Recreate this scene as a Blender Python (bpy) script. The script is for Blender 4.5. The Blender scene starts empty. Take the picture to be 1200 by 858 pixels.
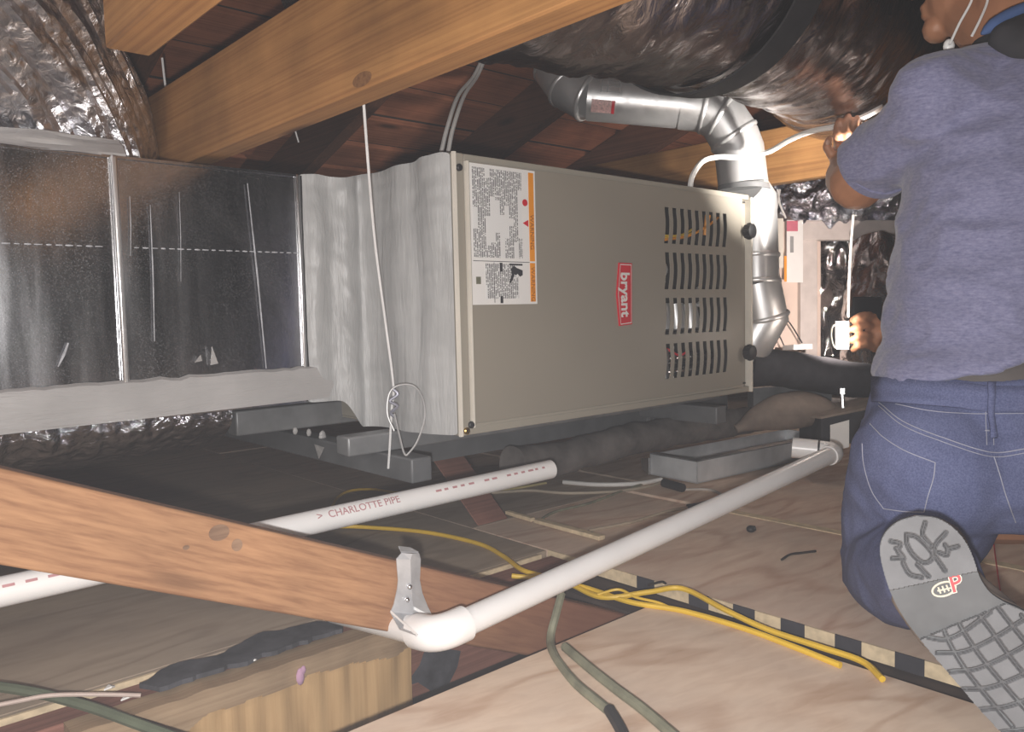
import bpy, bmesh, math, random
from mathutils import Vector, Matrix, noise
PI = math.pi
rnd = random.Random(7)
S = bpy.context.scene
COL = S.collection

# ------------------------------------------------------------------ camera
FPX = 938.0
YAW, PITCH, ROLL = math.radians(48.13), math.radians(3.95), math.radians(1.32)
CAM = Vector((0, 0, 0.45))
FW = Vector((math.cos(YAW)*math.cos(PITCH), math.sin(YAW)*math.cos(PITCH), -math.sin(PITCH)))
RT = Vector((math.sin(YAW), -math.cos(YAW), 0))
DN = FW.cross(RT)
_c, _s = math.cos(ROLL), math.sin(ROLL)
RT, DN = RT*_c + DN*_s, DN*_c - RT*_s
cd = bpy.data.cameras.new('camera'); cam = bpy.data.objects.new('camera', cd); COL.objects.link(cam)
cd.sensor_width = 36; cd.lens = 36*FPX/1200; cd.clip_start = 0.02
_m = Matrix.Identity(4)
for i in range(3):
    _m[i][0], _m[i][1], _m[i][2], _m[i][3] = RT[i], -DN[i], -FW[i], CAM[i]
cam.matrix_world = _m
S.camera = cam

# ------------------------------------------------------------------ light, world, exposure
S.view_settings.view_transform = 'Standard'; S.view_settings.look = 'None'
S.view_settings.gamma = 1; S.view_settings.exposure = 0.2
w = bpy.data.worlds.new('attic_air'); S.world = w; w.use_nodes = True
w.node_tree.nodes['Background'].inputs[0].default_value = (0.9, 0.92, 1.0, 1)
w.node_tree.nodes['Background'].inputs[1].default_value = 0.3
# thin dust hanging in the attic air: the flash shows it as a faint grey veil
_vs = w.node_tree.nodes.new('ShaderNodeVolumeScatter'); _vs.inputs['Density'].default_value = 0.006
_vs.inputs['Color'].default_value = (0.95, 0.95, 1.0, 1)
w.node_tree.links.new(_vs.outputs[0], w.node_tree.nodes['World Output'].inputs['Volume'])
def lamp(name, kind, loc, power, size=0.03, color=(1, 1, 1), target=None, spot=None):
    l = bpy.data.lights.new(name, kind); l.energy = power; l.color = color
    if kind == 'AREA': l.shape = 'DISK'; l.size = size
    else: l.shadow_soft_size = size
    if spot: l.spot_size = spot; l.spot_blend = 0.7
    o = bpy.data.objects.new(name, l); COL.objects.link(o); o.location = loc
    if target is not None:
        o.rotation_euler = (Vector(target) - Vector(loc)).to_track_quat('-Z', 'Y').to_euler()
    return o
# the phone's own flash, a little under and left of the lens
lamp('phone_flash', 'AREA', CAM + DN*0.035 - RT*0.01 + FW*0.0, 11.0, 0.02, (1, 0.97, 0.95), CAM + FW*2)
# unseen fill light added behind the camera to soften the shadows
lamp('fill_light', 'POINT', (-0.9, -1.3, 1.15), 24.0, 0.12, (1, 0.9, 0.82))
# second added fill, low and out of view on the left, lifting the floor
lamp('fill_light', 'POINT', (-0.75, 0.35, 0.62), 10.0, 0.10, (1, 0.92, 0.85))

# ------------------------------------------------------------------ geometry helpers
def ray(px, py): return FW + RT*((px-600)/FPX) + DN*((py-429)/FPX)
def on(px, py, ax, v):                      # where the sight line through a point of the photo meets the plane ax = v
    k = ray(px, py); i = 'XYZ'.index(ax); return CAM + k*((v-CAM[i])/k[i])
def dp(px, py, t): return CAM + ray(px, py)*t
V = Vector

class MB:
    def __init__(s): s.v = []; s.f = []; s.mi = []
    def add(s, vs, fs, mi=0):
        n = len(s.v); s.v += [tuple(p) for p in vs]; s.f += [tuple(i+n for i in f) for f in fs]; s.mi += [mi]*len(fs); return s
    def box(s, a, b, mi=0):
        x0, y0, z0 = a; x1, y1, z1 = b
        return s.add([(x0,y0,z0),(x1,y0,z0),(x1,y1,z0),(x0,y1,z0),(x0,y0,z1),(x1,y0,z1),(x1,y1,z1),(x0,y1,z1)],
              [(3,2,1,0),(4,5,6,7),(0,1,5,4),(1,2,6,5),(2,3,7,6),(3,0,4,7)], mi)
    def obox(s, o, ax, ay, az, mi=0):        # oriented box from corner o with edge vectors
        o, ax, ay, az = V(o), V(ax), V(ay), V(az)
        p = [o, o+ax, o+ax+ay, o+ay]; p += [q+az for q in p]
        return s.add(p, [(3,2,1,0),(4,5,6,7),(0,1,5,4),(1,2,6,5),(2,3,7,6),(3,0,4,7)], mi)
    def prism(s, pts, d, mi=0):              # polygon pushed along d
        n = len(pts); d = V(d); pts = [V(p) for p in pts]
        fs = [tuple(range(n)), tuple(range(2*n-1, n-1, -1))] + [(i, n+i, n+(i+1) % n, (i+1) % n) for i in range(n)]
        return s.add(pts + [p+d for p in pts], fs, mi)
    def tube(s, path, r, seg=10, cap=True, mi=0, disp=None):
        path = [V(p) for p in path]; n = len(path)
        rr = r if isinstance(r, (list, tuple)) else [r]*n
        tan = []
        for i in range(n):
            t = path[min(i+1, n-1)] - path[max(i-1, 0)]
            tan.append(t.normalized() if t.length > 1e-9 else V((0,0,1)))
        up = V((0,0,1)) if abs(tan[0].z) < .9 else V((1,0,0))
        nx = (up - tan[0]*up.dot(tan[0])).normalized()
        vs = []; ln = 0
        for i in range(n):
            if i: ln += (path[i]-path[i-1]).length
            nx = (nx - tan[i]*nx.dot(tan[i])).normalized(); ny = tan[i].cross(nx)
            for k in range(seg):
                a = 2*PI*k/seg; d = nx*math.cos(a) + ny*math.sin(a)
                q = rr[i] + (disp(ln, a, path[i]+d*rr[i]) if disp else 0)
                vs.append(path[i] + d*q)
        fs = [(i*seg+k, i*seg+(k+1) % seg, (i+1)*seg+(k+1) % seg, (i+1)*seg+k) for i in range(n-1) for k in range(seg)]
        if cap: fs += [tuple(range(seg-1, -1, -1)), tuple((n-1)*seg+k for k in range(seg))]
        return s.add(vs, fs, mi)
    def ball(s, c, r, seg=12, ax=None):      # r number or 3 radii along the axes ax
        c = V(c); rs = r if isinstance(r, (tuple, list)) else (r, r, r)
        ax = ax or (V((1,0,0)), V((0,1,0)), V((0,0,1)))
        h = seg//2; vs = []
        for i in range(1, h):
            t = PI*i/h
            for k in range(seg):
                a = 2*PI*k/seg
                vs.append(c + ax[0]*(rs[0]*math.sin(t)*math.cos(a)) + ax[1]*(rs[1]*math.sin(t)*math.sin(a)) + ax[2]*(rs[2]*math.cos(t)))
        vs += [c + ax[2]*rs[2], c - ax[2]*rs[2]]; T, B = len(vs)-2, len(vs)-1
        fs = [(i*seg+k, (i+1)*seg+k, (i+1)*seg+(k+1) % seg, i*seg+(k+1) % seg) for i in range(h-2) for k in range(seg)]
        fs += [(T, k, (k+1) % seg) for k in range(seg)] + [(B, (h-2)*seg+(k+1) % seg, (h-2)*seg+k) for k in range(seg)]
        return s.add(vs, fs)
    def cap(s, a, ra, b, rb, seg=14):        # tapered capsule
        s.ball(a, ra, seg); s.ball(b, rb, seg); s.tube([a, b], [ra, rb], seg); return s
    def chain(s, pts, seg=14):
        for (a, ra), (b, rb) in zip(pts, pts[1:]): s.cap(a, ra, b, rb, seg)
        return s
    def loft(s, rings, seg=32):              # rings: (centre, half width, half depth, right axis, depth axis, power)
        vs = []
        for c, a, b, ax, ay, pw in rings:
            for k in range(seg):
                t = 2*PI*k/seg; ct, st = math.cos(t), math.sin(t)
                e = 2.0/pw
                vs.append(V(c) + ax*(a*math.copysign(abs(ct)**e, ct)) + ay*(b*math.copysign(abs(st)**e, st)))
        n = len(rings)
        fs = [(i*seg+k, i*seg+(k+1) % seg, (i+1)*seg+(k+1) % seg, (i+1)*seg+k) for i in range(n-1) for k in range(seg)]
        fs += [tuple(range(seg-1, -1, -1)), tuple((n-1)*seg+k for k in range(seg))]
        return s.add(vs, fs)

def smooth_path(pts, n=8):                   # Catmull-Rom
    pts = [V(p) for p in pts]; P = [pts[0]*2-pts[1]] + pts + [pts[-1]*2-pts[-2]]; out = []
    for i in range(1, len(P)-2):
        a, b, c, d = P[i-1], P[i], P[i+1], P[i+2]
        for k in range(n):
            t = k/n
            out.append(.5*((2*b) + (c-a)*t + (2*a-5*b+4*c-d)*t*t + (3*b-a-3*c+d)*t**3))
    out.append(pts[-1]); return out

def meshify(name, mb, mats, fix=True):
    me = bpy.data.meshes.new(name); me.from_pydata(mb.v, [], mb.f)
    for m in (mats if isinstance(mats, (list, tuple)) else [mats]): me.materials.append(m)
    for p, i in zip(me.polygons, mb.mi): p.material_index = i
    if fix:
        bm = bmesh.new(); bm.from_mesh(me); bmesh.ops.recalc_face_normals(bm, faces=bm.faces); bm.to_mesh(me); bm.free()
    return me
def adopt(o, parent):
    if parent is not None:
        o.parent = parent; o.matrix_parent_inverse = Matrix.Translation(-world_loc(parent))
def world_loc(o):
    return V(o.location) if o.parent is None or o.type != 'EMPTY' else V(o.location)
def tag(o, label=None, cat=None, group=None, kind=None):
    if label: o['label'] = label
    if cat: o['category'] = cat
    if group: o['group'] = group
    if kind: o['kind'] = kind
    return o
def obj(name, mb, mats, parent=None, smooth=False, bevel=0, label=None, kind=None, fix=True):
    o = bpy.data.objects.new(name, meshify(name, mb, mats, fix)); COL.objects.link(o)
    adopt(o, parent)
    if smooth: shade(o)
    if bevel:
        b = o.modifiers.new('bevel', 'BEVEL'); b.width = bevel; b.segments = 2; b.limit_method = 'ANGLE'; b.angle_limit = .6
        shade(o)
    if label: o['label'] = label
    if kind: o['kind'] = kind
    return o
def shade(o, ang=0.7):
    me = o.data
    me.polygons.foreach_set('use_smooth', [True]*len(me.polygons))
    bm = bmesh.new(); bm.from_mesh(me)
    for e in bm.edges:
        if len(e.link_faces) == 2 and e.calc_face_angle(0) > ang: e.smooth = False
    bm.to_mesh(me); bm.free()
def thing(name, label, cat, loc, group=None):
    o = bpy.data.objects.new(name, None); COL.objects.link(o); o.location = V(loc); o.empty_display_size = .05
    return tag(o, label, cat, group)
def text(name, body, size, origin, right, up, m, parent=None, bold=0, depth=0.0003, align='CENTER', wrap=None, sx=1):
    cu = bpy.data.curves.new(name, 'FONT'); cu.body = body; cu.size = size; cu.align_x = align; cu.align_y = 'CENTER'
    cu.offset = bold; cu.extrude = depth; cu.resolution_u = 3
    t = bpy.data.objects.new(name, cu); COL.objects.link(t)
    me = bpy.data.meshes.new_from_object(t.evaluated_get(bpy.context.evaluated_depsgraph_get()))
    bpy.data.objects.remove(t)
    right, up = V(right).normalized(), V(up).normalized(); n = right.cross(up); origin = V(origin)
    if wrap:
        bm = bmesh.new(); bm.from_mesh(me)
        for k_ in range(-6, 7): bmesh.ops.bisect_plane(bm, geom=bm.verts[:]+bm.edges[:]+bm.faces[:], plane_co=(0, k_*size*.1, 0), plane_no=(0,1,0))
        bm.to_mesh(me); bm.free()
    for v in me.vertices:
        p = v.co.copy(); p.x *= sx
        v.co = wrap(p) if wrap else origin + right*p.x + up*p.y + n*p.z
    me.materials.clear(); me.materials.append(m)
    o = bpy.data.objects.new(name, me); COL.objects.link(o); adopt(o, parent)
    return o
def fuse(name, mb, m, parent, voxel, it=6, disp=None, label=None, factor=.5):   # one continuous skin over overlapping solids
    t = bpy.data.objects.new('tmp', meshify('tmp', mb, m)); COL.objects.link(t)
    r = t.modifiers.new('r', 'REMESH'); r.mode = 'VOXEL'; r.voxel_size = voxel
    s = t.modifiers.new('s', 'SMOOTH'); s.iterations = it; s.factor = factor
    me = bpy.data.meshes.new_from_object(t.evaluated_get(bpy.context.evaluated_depsgraph_get()))
    bpy.data.objects.remove(t); me.name = name
    if disp:
        no = [v.normal.copy() for v in me.vertices]
        for v, n in zip(me.vertices, no): v.co += n*disp(v.co, n)
    me.polygons.foreach_set('use_smooth', [True]*len(me.polygons))
    me.materials.clear(); me.materials.append(m)
    o = bpy.data.objects.new(name, me); COL.objects.link(o); adopt(o, parent)
    if label: o['label'] = label
    return o

# ------------------------------------------------------------------ materials
def nt(name):
    m = bpy.data.materials.new(name); m.use_nodes = True; t = m.node_tree
    return m, t, t.nodes['Principled BSDF']
def N(t, kind, **kw):
    n = t.nodes.new(kind)
    for k, v in kw.items():
        if k.startswith('i_'):
            n.inputs[k[2:].replace('_', ' ')].default_value = v
        else: setattr(n, k, v)
    return n
def coords(t, scale=(1,1,1), rot=(0,0,0)):
    c = N(t, 'ShaderNodeTexCoord'); mp = N(t, 'ShaderNodeMapping')
    mp.inputs['Scale'].default_value = scale; mp.inputs['Rotation'].default_value = rot
    t.links.new(c.outputs['Object'], mp.inputs['Vector']); return mp.outputs['Vector']
def rotated(t, rot, scale):                  # rotate first, then stretch
    a = coords(t, (1,1,1), rot); mp = N(t, 'ShaderNodeMapping'); mp.inputs['Scale'].default_value = scale
    t.links.new(a, mp.inputs['Vector']); return mp.outputs['Vector']
def ramp(t, fac, stops):
    r = N(t, 'ShaderNodeValToRGB'); e = r.color_ramp.elements
    while len(e) > 1: e.remove(e[-1])
    e[0].position, e[0].color = stops[0][0], (*stops[0][1], 1)
    for p, c in stops[1:]:
        q = e.new(p); q.color = (*c, 1)
    t.links.new(fac, r.inputs['Fac']); return r.outputs['Color']
def mix(t, fac, a, b, mode='MIX'):
    n = N(t, 'ShaderNodeMix', data_type='RGBA', blend_type=mode)
    for sock, v in ((n.inputs[0], fac), (n.inputs[6], a), (n.inputs[7], b)):
        if isinstance(v, (int, float)): sock.default_value = v
        elif isinstance(v, tuple): sock.default_value = (*v, 1)
        else: t.links.new(v, sock)
    return n.outputs[2]
def noise_n(t, vec, scale=5, detail=4, rough=.55, dist=0):
    n = N(t, 'ShaderNodeTexNoise'); n.inputs['Scale'].default_value = scale; n.inputs['Detail'].default_value = detail
    n.inputs['Roughness'].default_value = rough; n.inputs['Distortion'].default_value = dist
    t.links.new(vec, n.inputs['Vector']); return n.outputs['Fac']
def bump(t, p, h, strength=.3, dist=.002):
    b = N(t, 'ShaderNodeBump'); b.inputs['Strength'].default_value = strength; b.inputs['Distance'].default_value = dist
    t.links.new(h, b.inputs['Height']); t.links.new(b.outputs['Normal'], p.inputs['Normal'])
def plain(name, col, rough=.5, metal=0, var=.15, scale=20, bmp=0, bscale=200, spec=.5):
    m, t, p = nt(name); v = coords(t)
    dark = tuple(c*(1-var) for c in col); lite = tuple(min(1, c*(1+var)) for c in col)
    t.links.new(ramp(t, noise_n(t, v, scale), [(.3, dark), (.7, lite)]), p.inputs['Base Color'])
    p.inputs['Roughness'].default_value = rough; p.inputs['Metallic'].default_value = metal
    p.inputs['Specular IOR Level'].default_value = spec
    if bmp: bump(t, p, noise_n(t, v, bscale, 3), bmp, .001)
    return m
def wood(name, light, dark, rot=(0,0,0), rough=.7, rings=26, grime=.25, knots=True, x_tint=None):
    m, t, p = nt(name)
    g = rotated(t, rot, (1.2, 14, 14)); f = rotated(t, rot, (6, 160, 160)); k = rotated(t, rot, (2.4, 9, 9))
    mid = tuple((p_+q_)/2 for p_, q_ in zip(dark, light)); soft = tuple(p_*.4+q_*.6 for p_, q_ in zip(dark, light))
    c = ramp(t, noise_n(t, g, 1.0, 3, .5, .8), [(.3, soft), (.7, light)])
    big = noise_n(t, rotated(t, rot, (.9, 7, 7)), 1, 1, .4, .3)
    mt = N(t, 'ShaderNodeMath', operation='MULTIPLY'); t.links.new(big, mt.inputs[0]); mt.inputs[1].default_value = rings*2.2
    sn = N(t, 'ShaderNodeMath', operation='SINE'); t.links.new(mt.outputs[0], sn.inputs[0])
    c = mix(t, .5, c, ramp(t, sn.outputs[0], [(0, light), (.6, soft), (1, mid)]))
    c = mix(t, .6, c, ramp(t, noise_n(t, rotated(t, rot, (1.0, 170, 170)), 1, 3, .6, .1), [(.33, dark), (.5, soft), (.66, light)]))
    if knots:
        vo = N(t, 'ShaderNodeTexVoronoi'); vo.inputs['Scale'].default_value = 1.0; t.links.new(k, vo.inputs['Vector'])
        kf = ramp(t, vo.outputs['Distance'], [(.06, (1,1,1)), (.16, (0,0,0))])
        c = mix(t, kf, c, tuple(d*.45 for d in dark))
    gr = ramp(t, noise_n(t, coords(t), 5, 5), [(.35, (1,1,1)), (.75, (1-grime,)*3)])
    c = mix(t, 1.0, c, gr, 'MULTIPLY')
    if x_tint:  # blends in a darker tint towards higher X
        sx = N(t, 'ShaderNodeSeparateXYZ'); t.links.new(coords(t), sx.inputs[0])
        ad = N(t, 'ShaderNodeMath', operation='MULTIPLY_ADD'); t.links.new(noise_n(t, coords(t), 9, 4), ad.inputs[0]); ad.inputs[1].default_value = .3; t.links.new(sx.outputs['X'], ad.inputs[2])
        c = mix(t, ramp(t, ad.outputs[0], [(x_tint[0], (0,0,0)), (x_tint[1], (.8,)*3)]), c, x_tint[2])
    t.links.new(c, p.inputs['Base Color']); p.inputs['Roughness'].default_value = rough
    p.inputs['Specular IOR Level'].default_value = .25
    bump(t, p, noise_n(t, f, 1, 3), .25, .001)
    return m
def plywood(name, light, dark, rot=0, dirt=(.2,.17,.14), dirtamt=.5, seed=0):
    m, t, p = nt(name)
    a = coords(t, (1,1,1), (0,0,rot)); mp = N(t, 'ShaderNodeMapping'); mp.inputs['Scale'].default_value = (1.6, 6, 6)
    mp.inputs['Location'].default_value = (seed, seed*1.7, 0); t.links.new(a, mp.inputs['Vector']); v = mp.outputs['Vector']
    big = noise_n(t, v, 1.1, 2, .5, .6)
    mt = N(t, 'ShaderNodeMath', operation='MULTIPLY'); t.links.new(big, mt.inputs[0]); mt.inputs[1].default_value = 26
    sn = N(t, 'ShaderNodeMath', operation='SINE'); t.links.new(mt.outputs[0], sn.inputs[0])
    c = ramp(t, sn.outputs[0], [(0, light), (.6, tuple(l*.75+d*.25 for l, d in zip(light, dark))), (1, dark)])
    c = mix(t, .4, c, ramp(t, noise_n(t, v, 9, 5, .65, .5), [(.32, dark), (.62, light)]))
    d = ramp(t, noise_n(t, coords(t), 3.3, 6, .6), [(.4, (0,0,0)), (.75, (dirtamt,)*3)])
    c = mix(t, d, c, dirt)
    t.links.new(c, p.inputs['Base Color']); p.inputs['Roughness'].default_value = .8; p.inputs['Specular IOR Level'].default_value = .2
    bump(t, p, noise_n(t, v, 30, 3), .15, .001)
    return m
def galv(name, col=(.55,.57,.6), rough=.3, streak=True, speck=.5, metal=1, flecks=False):
    m, t, p = nt(name); v = coords(t)
    vo = N(t, 'ShaderNodeTexVoronoi'); vo.inputs['Scale'].default_value = 70; t.links.new(v, vo.inputs['Vector'])
    c = mix(t, .07, col, vo.outputs['Color'], 'OVERLAY')
    hs = N(t, 'ShaderNodeHueSaturation'); hs.inputs['Saturation'].default_value = .15; t.links.new(c, hs.inputs['Color'])
    t.links.new(hs.outputs['Color'], p.inputs['Base Color']); p.inputs['Metallic'].default_value = metal
    n1 = noise_n(t, coords(t, (30, 30, 3)) if streak else v, 1 if streak else 40, 4)
    r = ramp(t, n1, [(.3, (rough*.75,)*3), (.7, (rough*1.35,)*3)]); t.links.new(r, p.inputs['Roughness'])
    if flecks:                               # flash sparkle put into the colour as pale specks
        fk = ramp(t, noise_n(t, v, 620, 2, .6), [(.52, (0,0,0)), (.78, (.8,)*3)])
        pt_ = ramp(t, noise_n(t, v, 3.5, 4), [(.35, (.15,)*3), (.7, (.9,)*3)])
        fm = mix(t, 1.0, fk, pt_, 'MULTIPLY')
        t.links.new(mix(t, fm, hs.outputs['Color'], (.42,.43,.48)), p.inputs['Base Color'])
        iv = N(t, 'ShaderNodeMath', operation='MULTIPLY_ADD'); t.links.new(fm, iv.inputs[0]); iv.inputs[1].default_value = -.8; iv.inputs[2].default_value = 1
        t.links.new(iv.outputs[0], p.inputs['Metallic'])
    bump(t, p, noise_n(t, v, 420, 2), speck, .0006)
    return m
def foil(name, col=(.75,.75,.78), rough=.16, sc=(30,30,30), strength=.9):
    m, t, p = nt(name); v = coords(t, sc)
    vo = N(t, 'ShaderNodeTexVoronoi', feature='SMOOTH_F1'); vo.inputs['Scale'].default_value = 1.5; t.links.new(v, vo.inputs['Vector'])
    n = noise_n(t, v, 1.2, 5, .6, 1.2)
    ad = N(t, 'ShaderNodeMath', operation='ADD'); t.links.new(vo.outputs['Distance'], ad.inputs[0]); t.links.new(n, ad.inputs[1])
    t.links.new(ramp(t, n, [(.2, tuple(c*.7 for c in col)), (.8, col)]), p.inputs['Base Color'])
    p.inputs['Metallic'].default_value = 1; p.inputs['Roughness'].default_value = rough
    bump(t, p, ad.outputs[0], strength, .012)
    return m
M = {}
M['tie'] = wood('sawn_tie_timber', (.40,.205,.072), (.2,.085,.03), (0,0,PI/2), grime=.45)
M['brace'] = wood('orange_brace_timber', (.41,.225,.115), (.19,.085,.04), (0, -.405, 0), grime=.3, x_tint=(.62,.98,(.17,.07,.048)))
M['red_joist'] = wood('old_red_joist_timber', (.33,.155,.115), (.16,.07,.05), grime=.5)
M['sheath'] = wood('old_sheathing_timber', (.52,.2,.105), (.26,.095,.05), grime=.6)
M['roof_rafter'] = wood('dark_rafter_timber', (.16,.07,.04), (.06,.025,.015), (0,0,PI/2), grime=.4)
M['raw'] = wood('raw_lumber', (.62,.45,.25), (.4,.25,.12), grime=.15, knots=False)
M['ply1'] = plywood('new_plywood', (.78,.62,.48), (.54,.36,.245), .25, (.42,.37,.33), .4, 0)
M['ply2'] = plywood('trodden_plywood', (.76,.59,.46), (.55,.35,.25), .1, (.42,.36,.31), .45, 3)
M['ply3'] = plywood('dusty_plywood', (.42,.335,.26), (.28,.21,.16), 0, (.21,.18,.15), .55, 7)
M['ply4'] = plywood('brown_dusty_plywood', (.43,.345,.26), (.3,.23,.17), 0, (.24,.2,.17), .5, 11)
M['plyedge'] = plain('cut_plywood_edge', (.62,.5,.33), .8, var=.2, scale=60)
M['blackpaint'] = plain('black_edge_paint', (.035,.034,.042), .8, var=.3)
M['tar'] = plain('tarred_felt', (.05,.05,.058), .75, var=.5, scale=30, bmp=.5, bscale=90)
M['gyp'] = plain('dark_ceiling_back', (.06,.05,.045), .9, var=.4)
M['dark'] = plain('dark_brown_board', (.05,.035,.03), .9, var=.3)  # plain dark brown for roof deck, end walls, nailers and back board
M['tan'] = plain('tan_enamel', (.29,.265,.22), .45, var=.03, scale=4, bmp=.03, bscale=300)
M['tan2'] = plain('tan_enamel_trim', (.33,.305,.255), .4, var=.03, scale=4)
M['cream'] = plain('cream_edge_metal', (.72,.68,.6), .4, var=.05)
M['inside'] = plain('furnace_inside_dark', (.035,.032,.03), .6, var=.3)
M['galv'] = galv('galvanised_sheet', (.36,.38,.49), .2, speck=.10, flecks=True)
M['galv_lite'] = galv('galvanised_pipe', (.72,.71,.70), .38, speck=.08, metal=.72)
M['cleat'] = galv('drive_cleat_metal', (.75,.76,.78), .35, speck=.2)
M['foil'] = foil('crinkled_foil')
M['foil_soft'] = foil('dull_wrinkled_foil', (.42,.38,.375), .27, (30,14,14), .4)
M['foil_fold'] = foil('folded_foil', (.9,.9,.94), .3, (40,40,40), .5)
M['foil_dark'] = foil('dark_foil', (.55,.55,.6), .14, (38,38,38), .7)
M['foil_sheet'] = foil('bright_foil_sheet', (.85,.84,.85), .1, (14,14,9), .8)
M['strut'] = plain('grey_painted_steel', (.13,.135,.14), .5, metal=.1, var=.2, scale=12)
M['strut2'] = plain('grey_steel_rail', (.22,.225,.23), .45, metal=.3, var=.25, scale=14)
M['pvc'] = plain('white_pvc', (.8,.79,.78), .3, var=.04, scale=15)
M['pvcprint'] = plain('red_brown_pipe_print', (.46,.24,.25), .6)
M['yellow'] = plain('yellow_cable_jacket', (.72,.47,.04), .45, var=.1)
M['greycable'] = plain('grey_green_cable_jacket', (.2,.2,.14), .6, var=.3, scale=30)
M['greencable'] = plain('dark_green_cable_jacket', (.11,.13,.085), .6, var=.2)
M['whitecable'] = plain('white_cable_jacket', (.75,.73,.7), .4, var=.05)
M['wire'] = plain('pale_hanger_wire', (.72,.72,.72), .4, metal=.0, var=.1)
M['black'] = plain('black_rubber', (.02,.02,.022), .55, var=.2)
M['blackstrap'] = plain('black_strap', (.018,.018,.02), .65, var=.3, bmp=.3)
M['armaflex'] = plain('black_foam_insulation', (.028,.028,.033), .85, var=.3, bmp=.3, bscale=120)
M['dusty_hose'] = plain('dusty_grey_insulation', (.1,.09,.085), .9, var=.45, scale=14, bmp=.4, bscale=80)
M['dusty_bulge'] = plain('brown_dusty_wrap', (.24,.19,.155), .85, var=.4, scale=9, bmp=.3, bscale=60)
M['pan'] = plain('pan_zinc', (.66,.68,.7), .35, metal=.3, var=.2, scale=9)
M['strap_zinc'] = plain('strap_zinc', (.55,.56,.58), .35, metal=.45, var=.15, scale=40)
M['scuff'] = plain('pale_scuff', (.42,.43,.46), .5, var=.3, scale=60)
M['white'] = plain('white_label_paper', (.8,.79,.77), .5, var=.03)
M['orange'] = plain('orange_label_ink', (.8,.3,.02), .5, var=.05)
M['red'] = plain('red_badge', (.62,.02,.035), .35, var=.05)
M['brownink'] = plain('brown_ink', (.3,.09,.015), .6)
M['phoneblack'] = plain('black_phone_shell', (.008,.008,.01), .7, spec=.2)
M['ink'] = plain('dark_ink', (.03,.03,.035), .6)
M['brass'] = plain('brass_screw', (.6,.42,.15), .3, metal=1)
M['skin'] = plain('tan_skin', (.42,.2,.11), .5, var=.12, scale=14, bmp=.15, bscale=160)
M['nail'] = plain('finger_nail', (.5,.3,.22), .3, var=.05)
M['hair'] = plain('dark_hair', (.02,.014,.012), .6, var=.4)
M['beige'] = plain('beige_cabinet', (.72,.58,.5), .5, var=.08, scale=6)
M['beige2'] = plain('grey_frame_metal', (.6,.54,.51), .5, var=.1)
M['cleanwhite'] = plain('white_plastic', (.85,.85,.84), .4, var=.03)

def mastic(name, sc=(40,40,5), col=(.385,.39,.39)):
    m, t, p = nt(name); v = coords(t, sc)
    n = noise_n(t, v, 1, 5, .6, .4)
    t.links.new(ramp(t, noise_n(t, coords(t), 9, 4), [(.3, tuple(c*.86 for c in col)), (.7, tuple(c*1.1 for c in col))]), p.inputs['Base Color'])
    p.inputs['Roughness'].default_value = .42
    bump(t, p, n, .8, .006); return m
M['mastic'] = mastic('brushed_duct_mastic'); M['mastic_h'] = mastic('brushed_duct_mastic_flat', (5,40,40), (.39,.38,.375))

def shirt_mat():
    m, t, p = nt('heather_blue_jersey'); v = coords(t, (1,1,2.2))
    n = noise_n(t, v, 150, 3, .7); n2 = noise_n(t, coords(t, (60,60,420)), 1, 3)
    c = ramp(t, n, [(.32, (.14,.145,.25)), (.68, (.26,.262,.39))])
    c = mix(t, .35, c, ramp(t, n2, [(.3, (.1,.11,.21)), (.7, (.25,.26,.4))]))
    t.links.new(c, p.inputs['Base Color']); p.inputs['Roughness'].default_value = .9; p.inputs['Specular IOR Level'].default_value = .15
    p.inputs['Sheen Weight'].default_value = .25
    bump(t, p, n2, .25, .0008); return m
def denim_mat():
    m, t, p = nt('blue_denim'); v = coords(t)
    n = noise_n(t, v, 6, 5); f = noise_n(t, coords(t, (1,1,1), (0,0,.6)), 500, 2)
    c = ramp(t, n, [(.3, (.075,.088,.19)), (.72, (.14,.16,.29))])
    c = mix(t, .3, c, ramp(t, f, [(.35, (.04,.05,.12)), (.65, (.19,.22,.36))]))
    t.links.new(c, p.inputs['Base Color']); p.inputs['Roughness'].default_value = .85; p.inputs['Specular IOR Level'].default_value = .2
    bump(t, p, f, .3, .0006); return m
M['shirt'] = shirt_mat(); M['denim'] = denim_mat()
M['stitch'] = plain('pale_stitching', (.33,.34,.42), .8, var=.2)
M['sole'] = plain('grey_rubber_sole', (.165,.17,.18), .75, var=.15, scale=25, bmp=.3, bscale=150)
M['groove'] = plain('dark_sole_groove', (.1,.1,.105), .85, var=.2)
M['shank'] = plain('dark_sole_shank', (.12,.125,.13), .8, var=.2)
M['suede'] = plain('tan_boot_leather', (.2,.16,.13), .8, var=.3)
M['darkcloth'] = plain('dark_work_cloth', (.03,.03,.035), .9, var=.3)
def glow(name, col, strength):
    m, t, p = nt(name); p.inputs['Base Color'].default_value = (.9,.9,.9,1)
    p.inputs['Emission Color'].default_value = (*col, 1); p.inputs['Emission Strength'].default_value = strength; return m
M['glow'] = glow('lit_lamp', (1,.88,.78), 18)

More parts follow.
